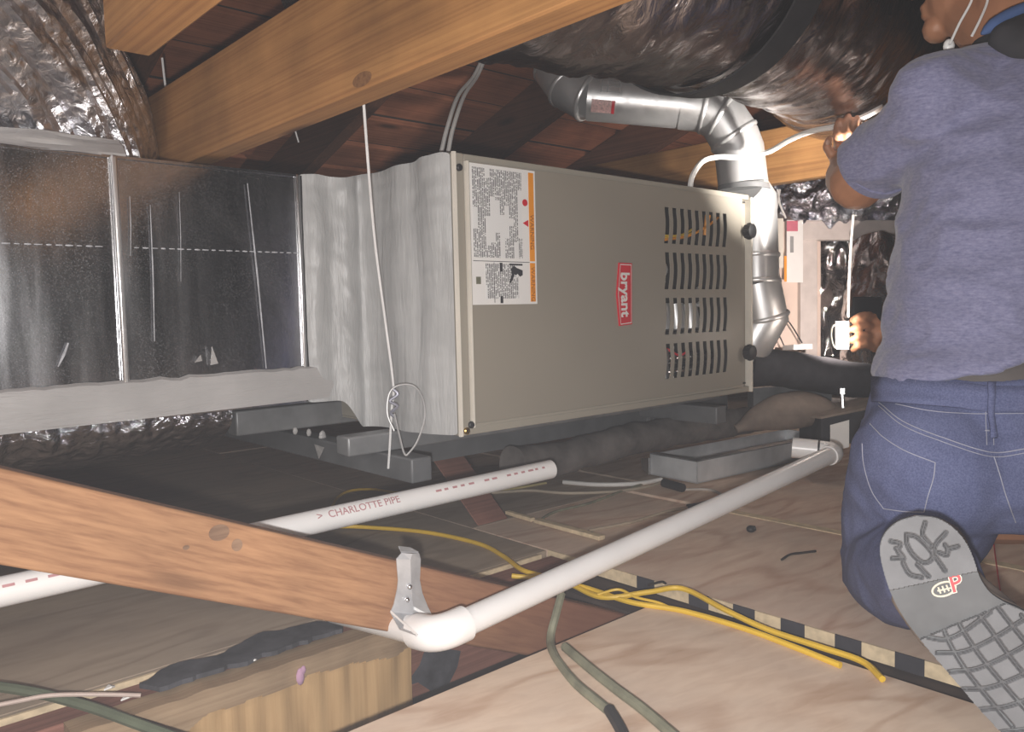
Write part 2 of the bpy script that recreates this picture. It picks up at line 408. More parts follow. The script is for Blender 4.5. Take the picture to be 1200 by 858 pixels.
def print_mat():                             # fine print: rows of word-like dashes that run down the sheet
    m, t, p = nt('fine_print'); c = N(t, 'ShaderNodeTexCoord'); sx = N(t, 'ShaderNodeSeparateXYZ'); t.links.new(c.outputs['Object'], sx.inputs[0])
    def mth(op, a, b=None):
        n = N(t, 'ShaderNodeMath', operation=op)
        for i, q in enumerate((a, b)):
            if q is None: continue
            if isinstance(q, (int, float)): n.inputs[i].default_value = q
            else: t.links.new(q, n.inputs[i])
        return n.outputs[0]
    col = mth('MULTIPLY', sx.outputs['X'], 290.0); fl = mth('FLOOR', col); fr = mth('FRACT', col)
    cb = N(t, 'ShaderNodeCombineXYZ'); t.links.new(mth('MULTIPLY', fl, 3.17), cb.inputs[0]); t.links.new(mth('MULTIPLY', sx.outputs['Z'], 330.0), cb.inputs[1])
    n = noise_n(t, cb.outputs[0], 1, 2)
    cb2 = N(t, 'ShaderNodeCombineXYZ'); t.links.new(mth('MULTIPLY', mth('FLOOR', mth('MULTIPLY', fl, .34)), 7.3), cb2.inputs[0]); t.links.new(mth('MULTIPLY', sx.outputs['Z'], 9.0), cb2.inputs[1])
    para = mth('GREATER_THAN', noise_n(t, cb2.outputs[0], 1, 0), .37)
    on_ = mth('MULTIPLY', mth('MULTIPLY', mth('GREATER_THAN', n, .44), mth('GREATER_THAN', fr, .42)), para)
    t.links.new(mix(t, on_, (.78,.78,.77), (.12,.12,.13)), p.inputs['Base Color']); p.inputs['Roughness'].default_value = .45
    return m
M['print'] = print_mat()

# ================================================================== SETTING
mb = MB().box((-2.5,-2.5,-.2), (5.2,4.2,-.14)); floor = tag(obj('floor', mb, M['gyp']), kind='structure')
def sheet(x0, x1, y0, y1, m, z=0., t=.018, edge=None):
    return obj('plywood_sheet', MB().box((x0,y0,z-t), (x1,y1,z)), m, floor, bevel=.0012)
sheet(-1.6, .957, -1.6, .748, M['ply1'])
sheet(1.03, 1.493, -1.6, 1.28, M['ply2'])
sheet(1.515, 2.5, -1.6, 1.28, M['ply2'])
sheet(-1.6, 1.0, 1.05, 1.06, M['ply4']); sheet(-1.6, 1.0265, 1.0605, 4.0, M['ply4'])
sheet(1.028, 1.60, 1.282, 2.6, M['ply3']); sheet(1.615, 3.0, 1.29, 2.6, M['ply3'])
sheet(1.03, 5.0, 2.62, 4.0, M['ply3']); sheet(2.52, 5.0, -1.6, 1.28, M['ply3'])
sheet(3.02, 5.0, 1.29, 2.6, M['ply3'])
# sawn edge bands (raw edge that faces the seam) and the black paint marks on it
def band(a, b, m=M['plyedge']): obj('sheet_edge', MB().box(a, b), m, floor)
band((1.0275,-.4,-.019), (1.0305,1.058,.0012))
band((1.491,-.9,-.001), (1.516,1.0,.0016), M['plyedge'])
band((-.6,1.046,-.018), (.34,1.0502,.001)); band((.56,1.046,-.018), (1.0,1.0502,.001))
for y in [on(x_,y_,'X',1.0277).y for x_, y_ in ((757,703),(819,714),(872,724),(929,743),(994,763),(1066,788),(1150,815))]: obj('paint_mark', MB().box((1.0262,y-.018,-.0195), (1.0277,y+.018,.0022)), M['blackpaint'], floor)
obj('joist_nailer', MB().box((.94,-1.6,-.06), (1.06,.96,-.022)), M['dark'], floor)
obj('joist_nailer', MB().box((1.47,-1.6,-.06), (1.54,1.2,-.019)), M['dark'], floor)

# roof: boards along X on dark rafters, low eave away from the camera
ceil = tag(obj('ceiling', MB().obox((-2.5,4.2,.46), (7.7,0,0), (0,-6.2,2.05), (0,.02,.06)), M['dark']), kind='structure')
sl = V((0,-6.2,2.05)).normalized(); nrm = V((0,2.05,6.2)).normalized()
o0 = V((-2.5,4.2,.46))
k = 0; d = .05
while d < 6.3:
    wd = rnd.choice((.135,.14,.14,.19)); off = rnd.uniform(-.004,.004)
    obj('sheathing_board', MB().obox(o0 + sl*d - nrm*(.022+off), (7.7,0,0), sl*wd, nrm*.018), M['sheath'], ceil)
    d += wd + rnd.uniform(.018,.04)
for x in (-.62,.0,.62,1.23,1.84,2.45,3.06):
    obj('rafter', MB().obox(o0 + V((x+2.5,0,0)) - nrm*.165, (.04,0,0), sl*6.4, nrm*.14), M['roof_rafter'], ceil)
tag(obj('wall_far', MB().box((5.0,-2.5,-.2), (5.1,4.2,2.6)), M['dark']), kind='structure')
tag(obj('wall_eave', MB().box((-2.5,4.05,-.2), (5.1,4.15,.6)), M['dark']), kind='structure')

# ================================================================== TIMBERS
def timber(name, mb, m, label, bev=.003, cat='beam', group=None, loc=None):
    o = obj(name, mb, m, bevel=bev); return tag(o, label, cat, group)
timber('ceiling_tie', MB().box((.495,-.55,.703), (.535,3.0,.843)), M['tie'], 'long tan timber tie running overhead from top centre down to the duct top')
tie_ = bpy.data.objects['ceiling_tie']
kc = on(424,93,'X',.4945)
obj('knot', MB().prism([kc+V((0,.020*math.cos(a),.008*math.sin(a))) for a in [2*PI*i/18 for i in range(18)]], (.001,0,0)), wood('tie_knot', (.24,.12,.05), (.1,.045,.02), grime=.4, knots=False), tie_)
e0 = on(123,57,'Z',.71)
timber('ceiling_tie', MB().box((e0.x,-.6,.71), (e0.x+.042,e0.y,.85)), M['tie'], 'short timber tie with sawn end at top left beside the foil')
e1 = on(900,216,'X',1.84)
timber('ceiling_tie', MB().box((e1.x,.3,e1.z), (e1.x+.04,2.6,e1.z+.135)), M['tie'], 'lamp-lit orange timber tie behind the flue at the gripping hand')
# sloping brace low on the left
A = V((-.02,.892,.38)); B = V((1.0,.79,-.06)); B = V((.96,.788,-.035)); A = A + (A-B)*.72; dr = (B-A); up = V((0,0,.094))
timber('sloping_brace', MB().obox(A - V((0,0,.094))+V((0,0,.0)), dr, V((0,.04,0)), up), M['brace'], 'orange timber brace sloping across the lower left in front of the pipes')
brace = bpy.data.objects['sloping_brace']
M['knot'] = wood('grey_brown_knot', (.3,.19,.12), (.13,.07,.045), (0,0,0), grime=.5, knots=False)
for (px, py, ra, rb) in ((252,622,.011,.009),(272,636,.006,.007),(215,640,.0035,.0025)):
    c_ = on(px,py,'Y',.866); yb_ = .892 - .106*(c_.x+.02) - .0004
    obj('knot', MB().prism([V((c_.x+ra*math.cos(a), yb_ - .106*ra*math.cos(a), c_.z+rb*math.sin(a))) for a in [2*PI*i/18 for i in range(18)]], (0,.001,0)), M['knot'], brace)
# floor joist with a split block nailed on
jo = timber('floor_joist', MB().box((-1.6,.997,-.15), (1.02,1.042,-.004)), M['red_joist'], 'dark red-brown floor joist showing in the gap under the brace')
def split_block():
    mb = MB(); nx, nz = 200, 60; x0, x1, z0, z1 = .2, .655, -.15, -.002
    vs = []
    for j in range(nz+1):
        for i in range(nx+1):
            x = x0+(x1-x0)*i/nx; z = z0+(z1-z0)*j/nz
            brk = -.036 - .05*max(0,.42-x) + .016*noise.noise(V((x*9,3,0))) + .005*noise.noise(V((x*30,9,0)))
            y = .957 + .004*noise.noise(V((x*25,0,z*8)))
            if z < brk: y += .010 + .008*noise.noise(V((x*40,z*6,5)))
            vs.append((x, y, z + (.003*noise.noise(V((x*30,1,1))) if j == nz else 0)))
    fs = [(j*(nx+1)+i, j*(nx+1)+i+1, (j+1)*(nx+1)+i+1, (j+1)*(nx+1)+i) for j in range(nz) for i in range(nx)]
    mi = [1 if vs[f[0]][1] > .9625 and vs[f[2]][2] < -.012 else 0 for f in fs]
    n = len(vs); top = [vs[nz*(nx+1)+i] for i in range(nx+1)]
    vs += [(p[0], .996, p[2]) for p in top]
    fs += [(nz*(nx+1)+i, nz*(nx+1)+i+1, n+i+1, n+i) for i in range(nx)]; mi += [0]*nx
    b = len(vs); vs += [(x1,.996,-.15),(x0,.996,-.15)]
    fs += [tuple([j*(nx+1)+nx for j in range(nz+1)] + [n+nx, b]), tuple([j*(nx+1) for j in range(nz, -1, -1)] + [b+1, n])]; mi += [1,0]
    mb.v, mb.f, mb.mi = vs, fs, mi; return mb
M['grey_wood'] = wood('weathered_block_face', (.42,.3,.19), (.26,.17,.1), grime=.35, knots=False)
M['split_wood'] = wood('fresh_split_wood', (.56,.37,.19), (.45,.28,.135), (0,PI/2,0), grime=.15, knots=False)
tag(obj('split_block', split_block(), [M['grey_wood'], M['split_wood']], smooth=False), 'pale split lumber block with broken face along the joist, bottom left', 'block')
def strip_poly(pts, z, th): return MB().prism([V((x,y,z)) for x, y in pts], (0,0,th))
tb = [on(*q,'Z',.004) for q in ((165,806),(200,785),(262,770),(300,748),(345,738),(398,730),(402,742),(350,757),(300,775),(240,793),(190,812))]
tq = []
for a_, b_ in zip(tb, tb[1:]+tb[:1]):
    for k_ in range(6):
        p_ = a_.lerp(b_, k_/6); tq.append(p_ + V((.006*noise.noise(p_*70), .010*noise.noise(p_*55+V((3,1,2))), 0)))
tag(obj('tar_strip', MB().prism(tq, (0,0,.006)), M['tar']), 'black tarred felt strip lying on the joist beside the pale split block', 'strip')
tsm = [on(*q,'Y',.9955) for q in ((500,757),(520,760),(540,763),(536,782),(524,806),(508,812),(490,800),(470,806),(482,794),(492,780))]
obj('tar_smear', MB().prism(tsm, (0,.001,0)), M['tar'], jo)
# leaning red board under the furnace
q0, q1 = V((1.09,1.284,0)), dp(505,505,1.8)
timber('leaning_board', MB().obox(q0 - V((.045,0,.0)), q1-q0, V((.085,.0,0)), V((.02,.036,0))), M['red_joist'], 'red-brown board leaning from the floor under the furnace left corner')
# loose splinters of lumber on the floor
for i, (a, b, wd) in enumerate((((592,603),(622,612),.012),((625,613),(702,634),.018))):
    a, b = on(*a,'Z',.003), on(*b,'Z',.003); dd = (b-a); nn = V((-dd.y, dd.x, 0)).normalized()*wd
    tag(obj('wood_strip', MB().obox(a, dd, nn, V((0,0,.008))), M['plyedge'], bevel=.001), ('short yellow wood sliver on the dusty floor left of the longer strip','longer yellow wood strip with a dark knot hole on dusty floor')[i], 'strip', 'wood slivers on the floor')

# ================================================================== FURNACE
FX0, FX1, FY, FZ0, FZ1 = .80, 1.676, 1.024, .247, .705
fu = thing('furnace', 'tan horizontal gas furnace cabinet hung above the plywood floor', 'furnace', (1.24,1.4,FZ0))
cb_ = MB()
T = .004
cb_.box((FX0,FY+.02,FZ1-T), (FX1,1.74,FZ1)); cb_.box((FX0,FY+.02,FZ0), (FX1,1.74,FZ0+T))
cb_.box((FX0,FY+.02,FZ0+T), (FX0+T,1.74,FZ1-T)); cb_.box((FX1-T,FY+.02,FZ0+T), (FX1,1.74,FZ1-T)); cb_.box((FX0,1.74,FZ0), (FX1,1.744,FZ1))
# folded front flanges
cb_.box((FX0,FY-.002,FZ0), (FX0+.022,FY+.022,FZ1)); cb_.box((FX0+.022,FY,FZ1-.012), (FX1-.01,FY+.022,FZ1)); cb_.box((FX0+.022,FY,FZ0), (FX1-.01,FY+.022,FZ0+.014))
obj('cabinet', cb_, M['tan2'], fu, bevel=.0025)
obj('corner_bead', MB().box((FX0-.003,FY-.006,FZ0), (FX0+.003,FY-.001,FZ1)), M['cream'], fu)
obj('corner_bead', MB().box((FX0+.0245,FY-.006,FZ0+.012), (FX0+.0285,FY+.004,FZ1-.012)), M['cream'], fu)
obj('right_edge_trim', MB().box((FX1-.008,FY-.004,FZ0), (FX1-.001,FY+.05,FZ1-.006)), M['cream'], fu)
obj('recessed_strip', MB().box((1.632,FY+.012,FZ0+.014), (FX1-.008,FY+.018,FZ1-.012)), M['tan'], fu)
# door with slots
def door_mb():
    DX0, DX1, DZ0, DZ1 = FX0+.03, 1.632, FZ0+.016, FZ1-.012
    mb = MB(); y = FY-.003
    rows = [(.655,.581),(.563,.487),(.469,.393),(.374,.301)]
    xs0, pitch, sw, nslot = 1.344, .0262, .0145, 9
    xe = xs0+pitch*(nslot-1)+sw+.012; xb = xs0-.012
    def q(a, b, c, e): mb.add([(a,y,c),(b,y,c),(b,y,e),(a,y,e)], [(0,1,2,3)])
    q(DX0, xb, DZ0, DZ1); q(xe, DX1, DZ0, DZ1)
    zz = [DZ1] + [z for r in rows for z in r] + [DZ0]
    for i in range(0, len(zz), 2): q(xb, xe, zz[i+1], zz[i])
    for zt, zb in rows:
        st = 6
        def sh(k): u = k/st; return .0045*math.sin(u*PI)*(1 if u > .3 else .6) - .003*u
        for k in range(st):
            z0_, z1_ = zt+(zb-zt)*k/st, zt+(zb-zt)*(k+1)/st
            for i in range(nslot+1):
                l = xb if i == 0 else xs0+pitch*(i-1)+sw; r_ = xe if i == nslot else xs0+pitch*i
                l0 = l if i == 0 else l+sh(k); l1 = l if i == 0 else l+sh(k+1)
                r0 = r_ if i == nslot else r_+sh(k); r1 = r_ if i == nslot else r_+sh(k+1)
                mb.add([(l1,y,z1_),(r1,y,z1_),(r0,y,z0_),(l0,y,z0_)], [(0,1,2,3)])
    # folded rim
    t = .014
    for a, b in (((DX0,y,DZ0),(DX1,y+t,DZ0+.0015)),((DX0,y,DZ1-.0015),(DX1,y+t,DZ1)),((DX0,y+.0005,DZ0),(DX0+.0015,y+t,DZ1)),((DX1-.0015,y+.0005,DZ0),(DX1,y+t,DZ1))): mb.box(a, b)
    return mb
dr_ = obj('louvered_door', door_mb(), M['tan'], fu)
so = dr_.modifiers.new('thick', 'SOLIDIFY'); so.thickness = .0016; so.offset = 0
obj('door_bottom_lip', MB().box((FX0+.03,FY-.006,FZ0+.0145), (1.632,FY,FZ0+.0185)), M['tan2'], fu)
# burner compartment seen through the slots
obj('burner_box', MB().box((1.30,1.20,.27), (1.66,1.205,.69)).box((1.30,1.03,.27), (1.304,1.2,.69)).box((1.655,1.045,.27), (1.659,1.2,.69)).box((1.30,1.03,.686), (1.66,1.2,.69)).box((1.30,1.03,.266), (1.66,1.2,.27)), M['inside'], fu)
for z in (.305,.335): obj('manifold_pipe', MB().tube([(1.34,1.09,z),(1.60,1.09,z)], .012, 10), M['galv'], fu, smooth=True)
for i in range(4): obj('burner_tube', MB().tube([(1.36+.05*i,1.075,.40),(1.36+.05*i,1.085,.455)], .021, 14), M['galv_lite'], fu, smooth=True)
obj('burner_shelf', MB().box((1.33,1.05,.385), (1.61,1.14,.392)), M['galv_lite'], fu)
obj('gas_valve', MB().box((1.355,1.06,.50), (1.40,1.12,.56)).tube([(1.38,1.05,.53),(1.38,1.07,.53)], .016, 12), M['galv_lite'], fu, bevel=.004)
obj('gas_valve_body', MB().box((1.335,1.06,.58), (1.355,1.1,.66)).box((1.36,1.06,.56), (1.375,1.09,.60)), M['white'], fu, bevel=.002)
for (x, z) in ((1.37,.478),(1.515,.488),(1.52,.455),(1.36,.49)): obj('bright_fitting', MB().ball((x,1.06,z), .007, 8), M['cleat'], fu, smooth=True)
obj('silver_conduit', MB().tube([(1.352,1.06,.29),(1.352,1.06,.36)], .009, 8).tube([(1.395,1.06,.29),(1.395,1.06,.36)], .006, 8).tube([(1.42,1.06,.29),(1.42,1.06,.365)], .003, 6), M['cleat'], fu, smooth=True)
for i, (m, pts, nm) in enumerate(((M['yellow'], ((1.36,1.05,.60),(1.43,1.045,.603),(1.49,1.05,.622)), 'yellow_wire'),
        (M['yellow'], ((1.355,1.05,.596),(1.43,1.05,.597),(1.48,1.05,.61)), 'yellow_wire'),
        (M['orange'], ((1.38,1.048,.592),(1.46,1.045,.603),(1.53,1.045,.628),(1.58,1.05,.65)), 'orange_wire'),
        (M['red'], ((1.40,1.06,.36),(1.43,1.05,.345),(1.46,1.05,.35),(1.47,1.06,.325)), 'red_wire'),
        (M['orange'], ((1.545,1.06,.61),(1.547,1.055,.655)), 'orange_wire'))):
    obj(nm, MB().tube(smooth_path(pts, 6), .0028 if i < 4 else .006, 6), m, fu, smooth=True)
# knobs and screws
for z in (.619,.341):
    kb = MB().tube([(1.643,FY+.012,z),(1.643,FY-.006,z),(1.643,FY-.007,z),(1.643,FY-.024,z),(1.643,FY-.026,z)], [.006,.006,.0165,.0165,.013], 14)
    for a in range(8): kb.ball((1.643+.0165*math.cos(a*PI/4), FY-.0155, z+.0165*math.sin(a*PI/4)), (.003,.008,.003), 6)
    obj('door_knob', kb, M['black'], fu, smooth=True)
def screw(x, z, m, nm='screw'): obj(nm, MB().tube([(x,FY+.002,z),(x,FY-.005,z),(x,FY-.007,z)], [.006,.006,.004], 12), m, fu, smooth=True)
screw(FX0+.012, FZ0+.008, M['brass']); screw(FX0+.011, FZ1-.024, M['black'], 'screw_hole')
screw(FX0+.022, FZ0+.017, M['black'], 'screw_hole')
# warning sheet
LX0, LX1, LZ0, LZ1 = .831, .977, .461, .691
ly = FY-.0045
obj('warning_label', MB().box((LX0,ly,LZ0), (LX1,ly+.0006,LZ1)), M['white'], fu)
wl = bpy.data.objects['warning_label']
obj('printed_text', MB().box((LX0+.004,ly-.0004,LZ0+.078), (LX1-.033,ly-.0001,LZ1-.006)).box((LX0+.028,ly-.0004,LZ0+.010), (LX1-.044,ly-.0001,LZ0+.068)), M['print'], wl)
obj('orange_band', MB().box((LX1-.016,ly-.0005,LZ0+.074), (LX1-.004,ly-.0001,LZ1-.004)).box((LX1-.016,ly-.0005,LZ0+.004), (LX1-.004,ly-.0001,LZ0+.071)), M['orange'], wl)
obj('divider_line', MB().box((LX0+.003,ly-.0005,LZ0+.0715), (LX1-.017,ly-.0001,LZ0+.0725)).box((LX0+.047,ly-.0005,LZ0+.003), (LX0+.048,ly-.0001,LZ0+.07)), M['ink'], wl)
for z in (.585, .495): text('heading', 'WARNING', .0125, (LX1-.010,ly-.0006,z), (0,0,-1), (1,0,0), M['brownink'], wl, depth=.0001)
def pict(name, pts, m): obj(name, MB().prism([(LX0+a, ly-.0006, LZ0+b) for a, b in pts], (0,.0004,0)), m, wl)
pict('pictogram', [(.085,.060),(.092,.066),(.098,.062),(.112,.058),(.112,.050),(.106,.047),(.100,.052),(.096,.049),(.092,.052),(.090,.044),(.084,.036),(.081,.038),(.087,.05)], M['ink'])
pict('pictogram_bar', [(.082,.069),(.112,.069),(.112,.066),(.082,.066)], M['ink'])
pict('black_mark', [(.060,.070),(.066,.070),(.066,.055),(.060,.055)], M['ink']); pict('black_mark', [(.060,.014),(.066,.014),(.066,.002),(.060,.002)], M['ink'])
pict('code_mark', [(.008,.046),(.018,.046),(.018,.034),(.008,.034)], M['greycable'])
def ring(c, r, n=16): return [(c[0]+r*math.cos(2*PI*i/n), c[1]+r*math.sin(2*PI*i/n)) for i in range(n)]
pict('hazard_symbol', ring((.121,.174), .006), M['red']); pict('hazard_symbol', [(.115,.139),(.128,.133),(.128,.145)], M['red'])
# badge
bd = [(1.196,.538),(1.2335,.5375),(1.2315,.418),(1.195,.4155),(1.188,.477)]
obj('badge', MB().prism([(x,FY-.0075,z) for x, z in bd], (0,.0035,0)), M['red'], fu)
bg = bpy.data.objects['badge']
cx, cz = 1.212, .477
def inset(f): return [(cx+(x-cx)*f, cz+(z-cz)*f) for x, z in bd]
rim = MB(); o_, i_ = [(cx+(x-cx)*.90, cz+(z-cz)*.955) for x, z in bd], [(cx+(x-cx)*.84, cz+(z-cz)*.93) for x, z in bd]
for k in range(5):
    a, b, c_, d_ = o_[k], o_[(k+1) % 5], i_[(k+1) % 5], i_[k]
    rim.add([(p[0],FY-.0079,p[1]) for p in (a,b,c_,d_)], [(0,1,2,3)])
obj('badge_rim', rim, M['white'], bg)
text('badge_lettering', 'bryant', .036, (1.211,FY-.0078,.4765), (0,0,-1), (1,0,0), M['white'], bg, bold=.0009, depth=.0003, sx=.93)

# ================================================================== DUCT + MASTIC
DY = 1.262
DZT, DZB = .688, .352
du = thing('sheet_metal_duct', 'galvanised sheet metal duct plenum to the left of the furnace', 'duct', (.3,1.5,.3))
pn = MB()
seam = .362
def panel(x0, x1, nx=24, nz=14):
    vs = []
    for j in range(nz+1):
        for i in range(nx+1):
            x = x0+(x1-x0)*i/nx; z = .30+(DZT-.30)*j/nz
            e = math.sin(PI*i/nx)*math.sin(PI*j/nz)
            vs.append((x, DY + .004*noise.noise(V((x*6,z*5,2)))*e - .003*abs(e)**.5, z))
    return vs, [(j*(nx+1)+i, j*(nx+1)+i+1, (j+1)*(nx+1)+i+1, (j+1)*(nx+1)+i) for j in range(nz) for i in range(nx)]
for x0, x1 in ((-.5,seam),(seam,.66)):
    obj('duct_panel', MB().add(*panel(x0, x1)), M['galv'], du, smooth=True)
obj('duct_shell', MB().box((-.5,DY+.006,.30), (.795,1.72,DZT)), M['galv'], du)
obj('top_flange', MB().box((-.5,DY-.004,DZT-.004), (.66,DY+.03,DZT)), M['galv'], du)
obj('drive_cleat', MB().box((seam-.005,DY-.010,.345), (seam+.004,DY,DZT)), M['cleat'], du, bevel=.003)
obj('drive_cleat', MB().box((.648,DY-.006,.345), (.654,DY,DZT)), M['cleat'], du, bevel=.002)
obj('joint_gap', MB().box((.6545,DY-.0065,.35), (.6575,DY,DZT-.002)), M['black'], du)
cr = MB()
for x in range(46):
    xx = .08+x*.0128
    if .02 < abs(xx-seam): cr.ball((xx, DY-.003, .556-.004*0), (.0038+.001*(x%3),.001,.0011+.0003*(x%2)), 6)
obj('dimple_row', cr, M['scuff'], du, smooth=True, kind='stuff')
for (px, py, qx, qy, wd) in ((176,240,181,400,.0016),(290,215,312,432,.0022),(68,430,80,402,.003),(152,230,153,300,.001),(210,225,212,330,.0008)):
    a, b = on(px,py,'Y',DY-.0075), on(qx,qy,'Y',DY-.0075)
    obj('scratch', MB().tube([a,(a+b)/2+V((.001,0,0)),b], [wd*.3,wd*.7,wd*.4], 6), M['scuff'], du, smooth=True)
# mastic: strip along the bottom and sealed joint to the furnace
def wav(x, s): return .004*noise.noise(V((x*22,s,0))) + .003*noise.noise(V((x*70,s,4)))
ms = MB(); n = 90; vs = []
for i in range(n+1):
    x = -.5+1.28*i/n
    zt = .358+.006*x+wav(x,1)*1.3; zb = .298+.012*x
    vs += [(x,DY-.004,zt+.001),(x,DY-.012,zt-.003),(x,DY-.016,(zt+zb)/2+wav(x,3)*.5),(x,DY-.016,zb),(x,DY+.02,zb-.004)]
ms.add(vs, [(i*5+k,(i+1)*5+k,(i+1)*5+k+1,i*5+k+1) for i in range(n) for k in range(4)])
obj('mastic_strip', ms, M['mastic_h'], du, smooth=True, label='light grey mastic strip along the duct bottom')
# joint: sweeps from the duct face round the inner corner and along the furnace end
mj = MB(); prof = [(.654,DY-.004),(.668,DY-.010),(.684,DY-.014),(.700,DY-.010),(.716,DY-.018),(.730,DY-.028),(.744,DY-.026),(.754,DY-.020),(.764,DY-.030),(.774,DY-.055),(.770,DY-.09),(.765,DY-.12),(.770,DY-.145),(.781,DY-.165),(.778,DY-.185),(.784,DY-.205),(.792,DY-.222),(.797,DY-.236)]
nz = 60; vs = []
for j in range(nz+1):
    for k, (x, y) in enumerate(prof):
        u = k/(len(prof)-1)
        zt = DZT+.001+(FZ1-.003-DZT)*max(0,(u-.2)/.8)+.007*noise.noise(V((k*3.1,7,0))); zb = .30 if k < 5 else (.275 if k == 5 else FZ0+.002)
        z = zb+(zt-zb)*j/nz
        am = .010 if 0 < k < len(prof)-1 else 0
        dd = am*(noise.noise(V((k*.9,z*3,1))) + .5*noise.noise(V((k*2.3,z*9,5))) + .35*noise.noise(V((k*4.,z*40,8))))
        wob = .008*noise.noise(V((k*.35, z*4, 3))) if 0 < k < len(prof)-1 else 0
        vs.append((x-abs(dd)*(1 if k > 8 else .2)-(wob if k > 8 else 0), y-abs(dd)*(1 if k < 10 else .2)-(abs(wob) if k <= 8 else 0), z))
L_ = len(prof)
mj.add(vs, [(j*L_+k, j*L_+k+1, (j+1)*L_+k+1, (j+1)*L_+k) for j in range(nz) for k in range(L_-1)])
o = obj('mastic_joint', mj, M['mastic'], du, smooth=True, label='brushed grey mastic seal between duct and furnace')
sd = o.modifiers.new('sub', 'SUBSURF'); sd.levels = 1; sd.render_levels = 2
o.data.polygons.foreach_set('use_smooth', [True]*len(o.data.polygons))
fl = MB()
for (px, py, h, l) in ((247,428,.03,.3),(228,425,.012,-.4)):
    a = on(px,py,'Y',DY-.01); fl.prism([a, a+V((.012,0,.002)), a+V((.004-.01*l,-.006,h))], (0,.0012,0))
obj('mastic_smear', fl, M['mastic_h'], du)

# foil blanket hanging under the duct
def sheetgrid(f, nu, nv): 
    vs = [f(i/nu, j/nv) for j in range(nv+1) for i in range(nu+1)]
    return MB().add(vs, [(j*(nu+1)+i, j*(nu+1)+i+1, (j+1)*(nu+1)+i+1, (j+1)*(nu+1)+i) for j in range(nv) for i in range(nu)])
def under(u, v):
    x = -.5+1.03*u; a = v*PI*.55
    p = V((x, DY+.02+.3*(1-math.cos(a)), .293+.01*u-.10*math.sin(a)))
    p.y += .012*noise.noise(V((x*60,v*3,0)))*(1-v*.5); p.z += .010*noise.noise(V((x*45,v*4,6)))*v
    return p
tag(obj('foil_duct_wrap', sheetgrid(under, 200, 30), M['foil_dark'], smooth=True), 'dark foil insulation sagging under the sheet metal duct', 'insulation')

# crinkled foil duct rising at the top left
def fold_disp(ln, a, p): return .014*noise.noise(V((a*8, ln*2.5, 1))) + .009*(.5-2*abs(noise.noise(V((a*17, ln*3.5, 2))))) + .004*noise.noise(V((a*45, ln*9, 4)))
fd = thing('foil_flex_duct', 'crumpled silver foil duct rising from the plenum, top left corner', 'duct', (.2,1.5,.69))
pth = smooth_path([V((.25,1.56,.70)), V((.25,1.52,.79)), V((.17,1.42,.90)), V((-.02,1.24,.99)), V((-.35,1.0,1.08))], 26)
nn_ = len(pth)
obj('foil_sleeve', MB().tube(pth, [.27-.05*min(1,i/40) for i in range(nn_)], 220, True, 0, fold_disp), M['foil_fold'], fd, smooth=True)
cl_ = MB()
for i in range(41):
    pass
def collar(u, v):
    x = -.4+.78*u; return V((x, DY-.006+.012*noise.noise(V((x*9,v*3,0))) + .03*v, DZT-.001+.03*v+.003*noise.noise(V((x*20,3,v)))))
obj('mastic_collar', sheetgrid(collar, 60, 6), M['mastic_h'], fd, smooth=True, label='grey mastic collar on the duct top')

# big foil flex duct overhead
def wr(ln, a, p): return .009*noise.noise(V((ln*22, a*1.6, 1))) + .0035*noise.noise(V((ln*75, a*3, 3))) + .006*noise.noise(p*11)
bdx = thing('foil_flex_duct', 'large wrinkled foil flex duct passing overhead above the furnace', 'duct', (1.4,.75,.85))
pth = smooth_path([V((.62,1.12,1.10)), V((.80,.98,1.05)), V((1.05,.86,1.03)), V((1.35,.80,1.035)), V((1.65,.82,1.03)), V((2.1,.95,1.02)), V((2.6,1.1,1.05))], 40)
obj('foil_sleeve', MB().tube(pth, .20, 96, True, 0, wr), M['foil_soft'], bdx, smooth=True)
st = MB(); i0 = min(range(len(pth)), key=lambda i: abs(pth[i].x-1.20)); c0 = pth[i0]; tn = (pth[i0+1]-pth[i0-1]).normalized()
sd_ = tn.cross(V((0,0,1))).normalized(); us = sd_.cross(tn); n = 72; vs = []
for k in range(n):
    a = 2*PI*k/n; d_ = sd_*math.cos(a) + us*math.sin(a); r_ = .206 + .006*max(0, -math.sin(a))
    sk = tn*(.05*math.cos(a))
    for h_ in (-.027,.027):
        for rr in (0,.004): vs.append(c0 + sk + tn*h_ + d_*(r_+rr))
fs = []
for k in range(n):
    b = (k+1) % n
    fs += [(k*4+1,b*4+1,b*4+3,k*4+3),(k*4,k*4+2,b*4+2,b*4),(k*4,b*4,b*4+1,k*4+1),(k*4+2,k*4+3,b*4+3,b*4+2)]
tag(obj('duct_strap', MB().add(vs, fs), M['blackstrap'], smooth=True), 'black strap slung round the large overhead foil duct', 'strap')

# ================================================================== FLUE
fl = thing('flue_pipe', 'galvanised vent pipe with segmented elbows rising behind the furnace', 'pipe', (1.7,1.1,.4))
R = .054
fU = dp(869,190,1.90); fT = dp(852,128,1.90); hR = dp(800,122,1.92); hL = dp(700,117,1.93); eL = dp(655,92,2.0); eU = dp(640,50,2.05)
def seg_pipe(name, path, r, ribs=True, rib_at=None):
    obj(name, MB().tube(path, r, 32), M['galv_lite'], fl, smooth=True)
def rib(c, d, r=R, wdt=.006):
    d = V(d).normalized(); obj('seam_ring', MB().tube([c-d*wdt, c-d*wdt*.4, c+d*wdt*.4, c+d*wdt], [r+.0005,r+.0035,r+.0035,r+.0005], 32), M['galv_lite'], fl, smooth=True)
lo0 = dp(889,398,1.97); lo1 = dp(897,372,1.95); lo2 = dp(887,330,1.94); lo3 = dp(884,232,1.94)
up0 = dp(871,217,1.90); up1 = dp(866,175,1.90)
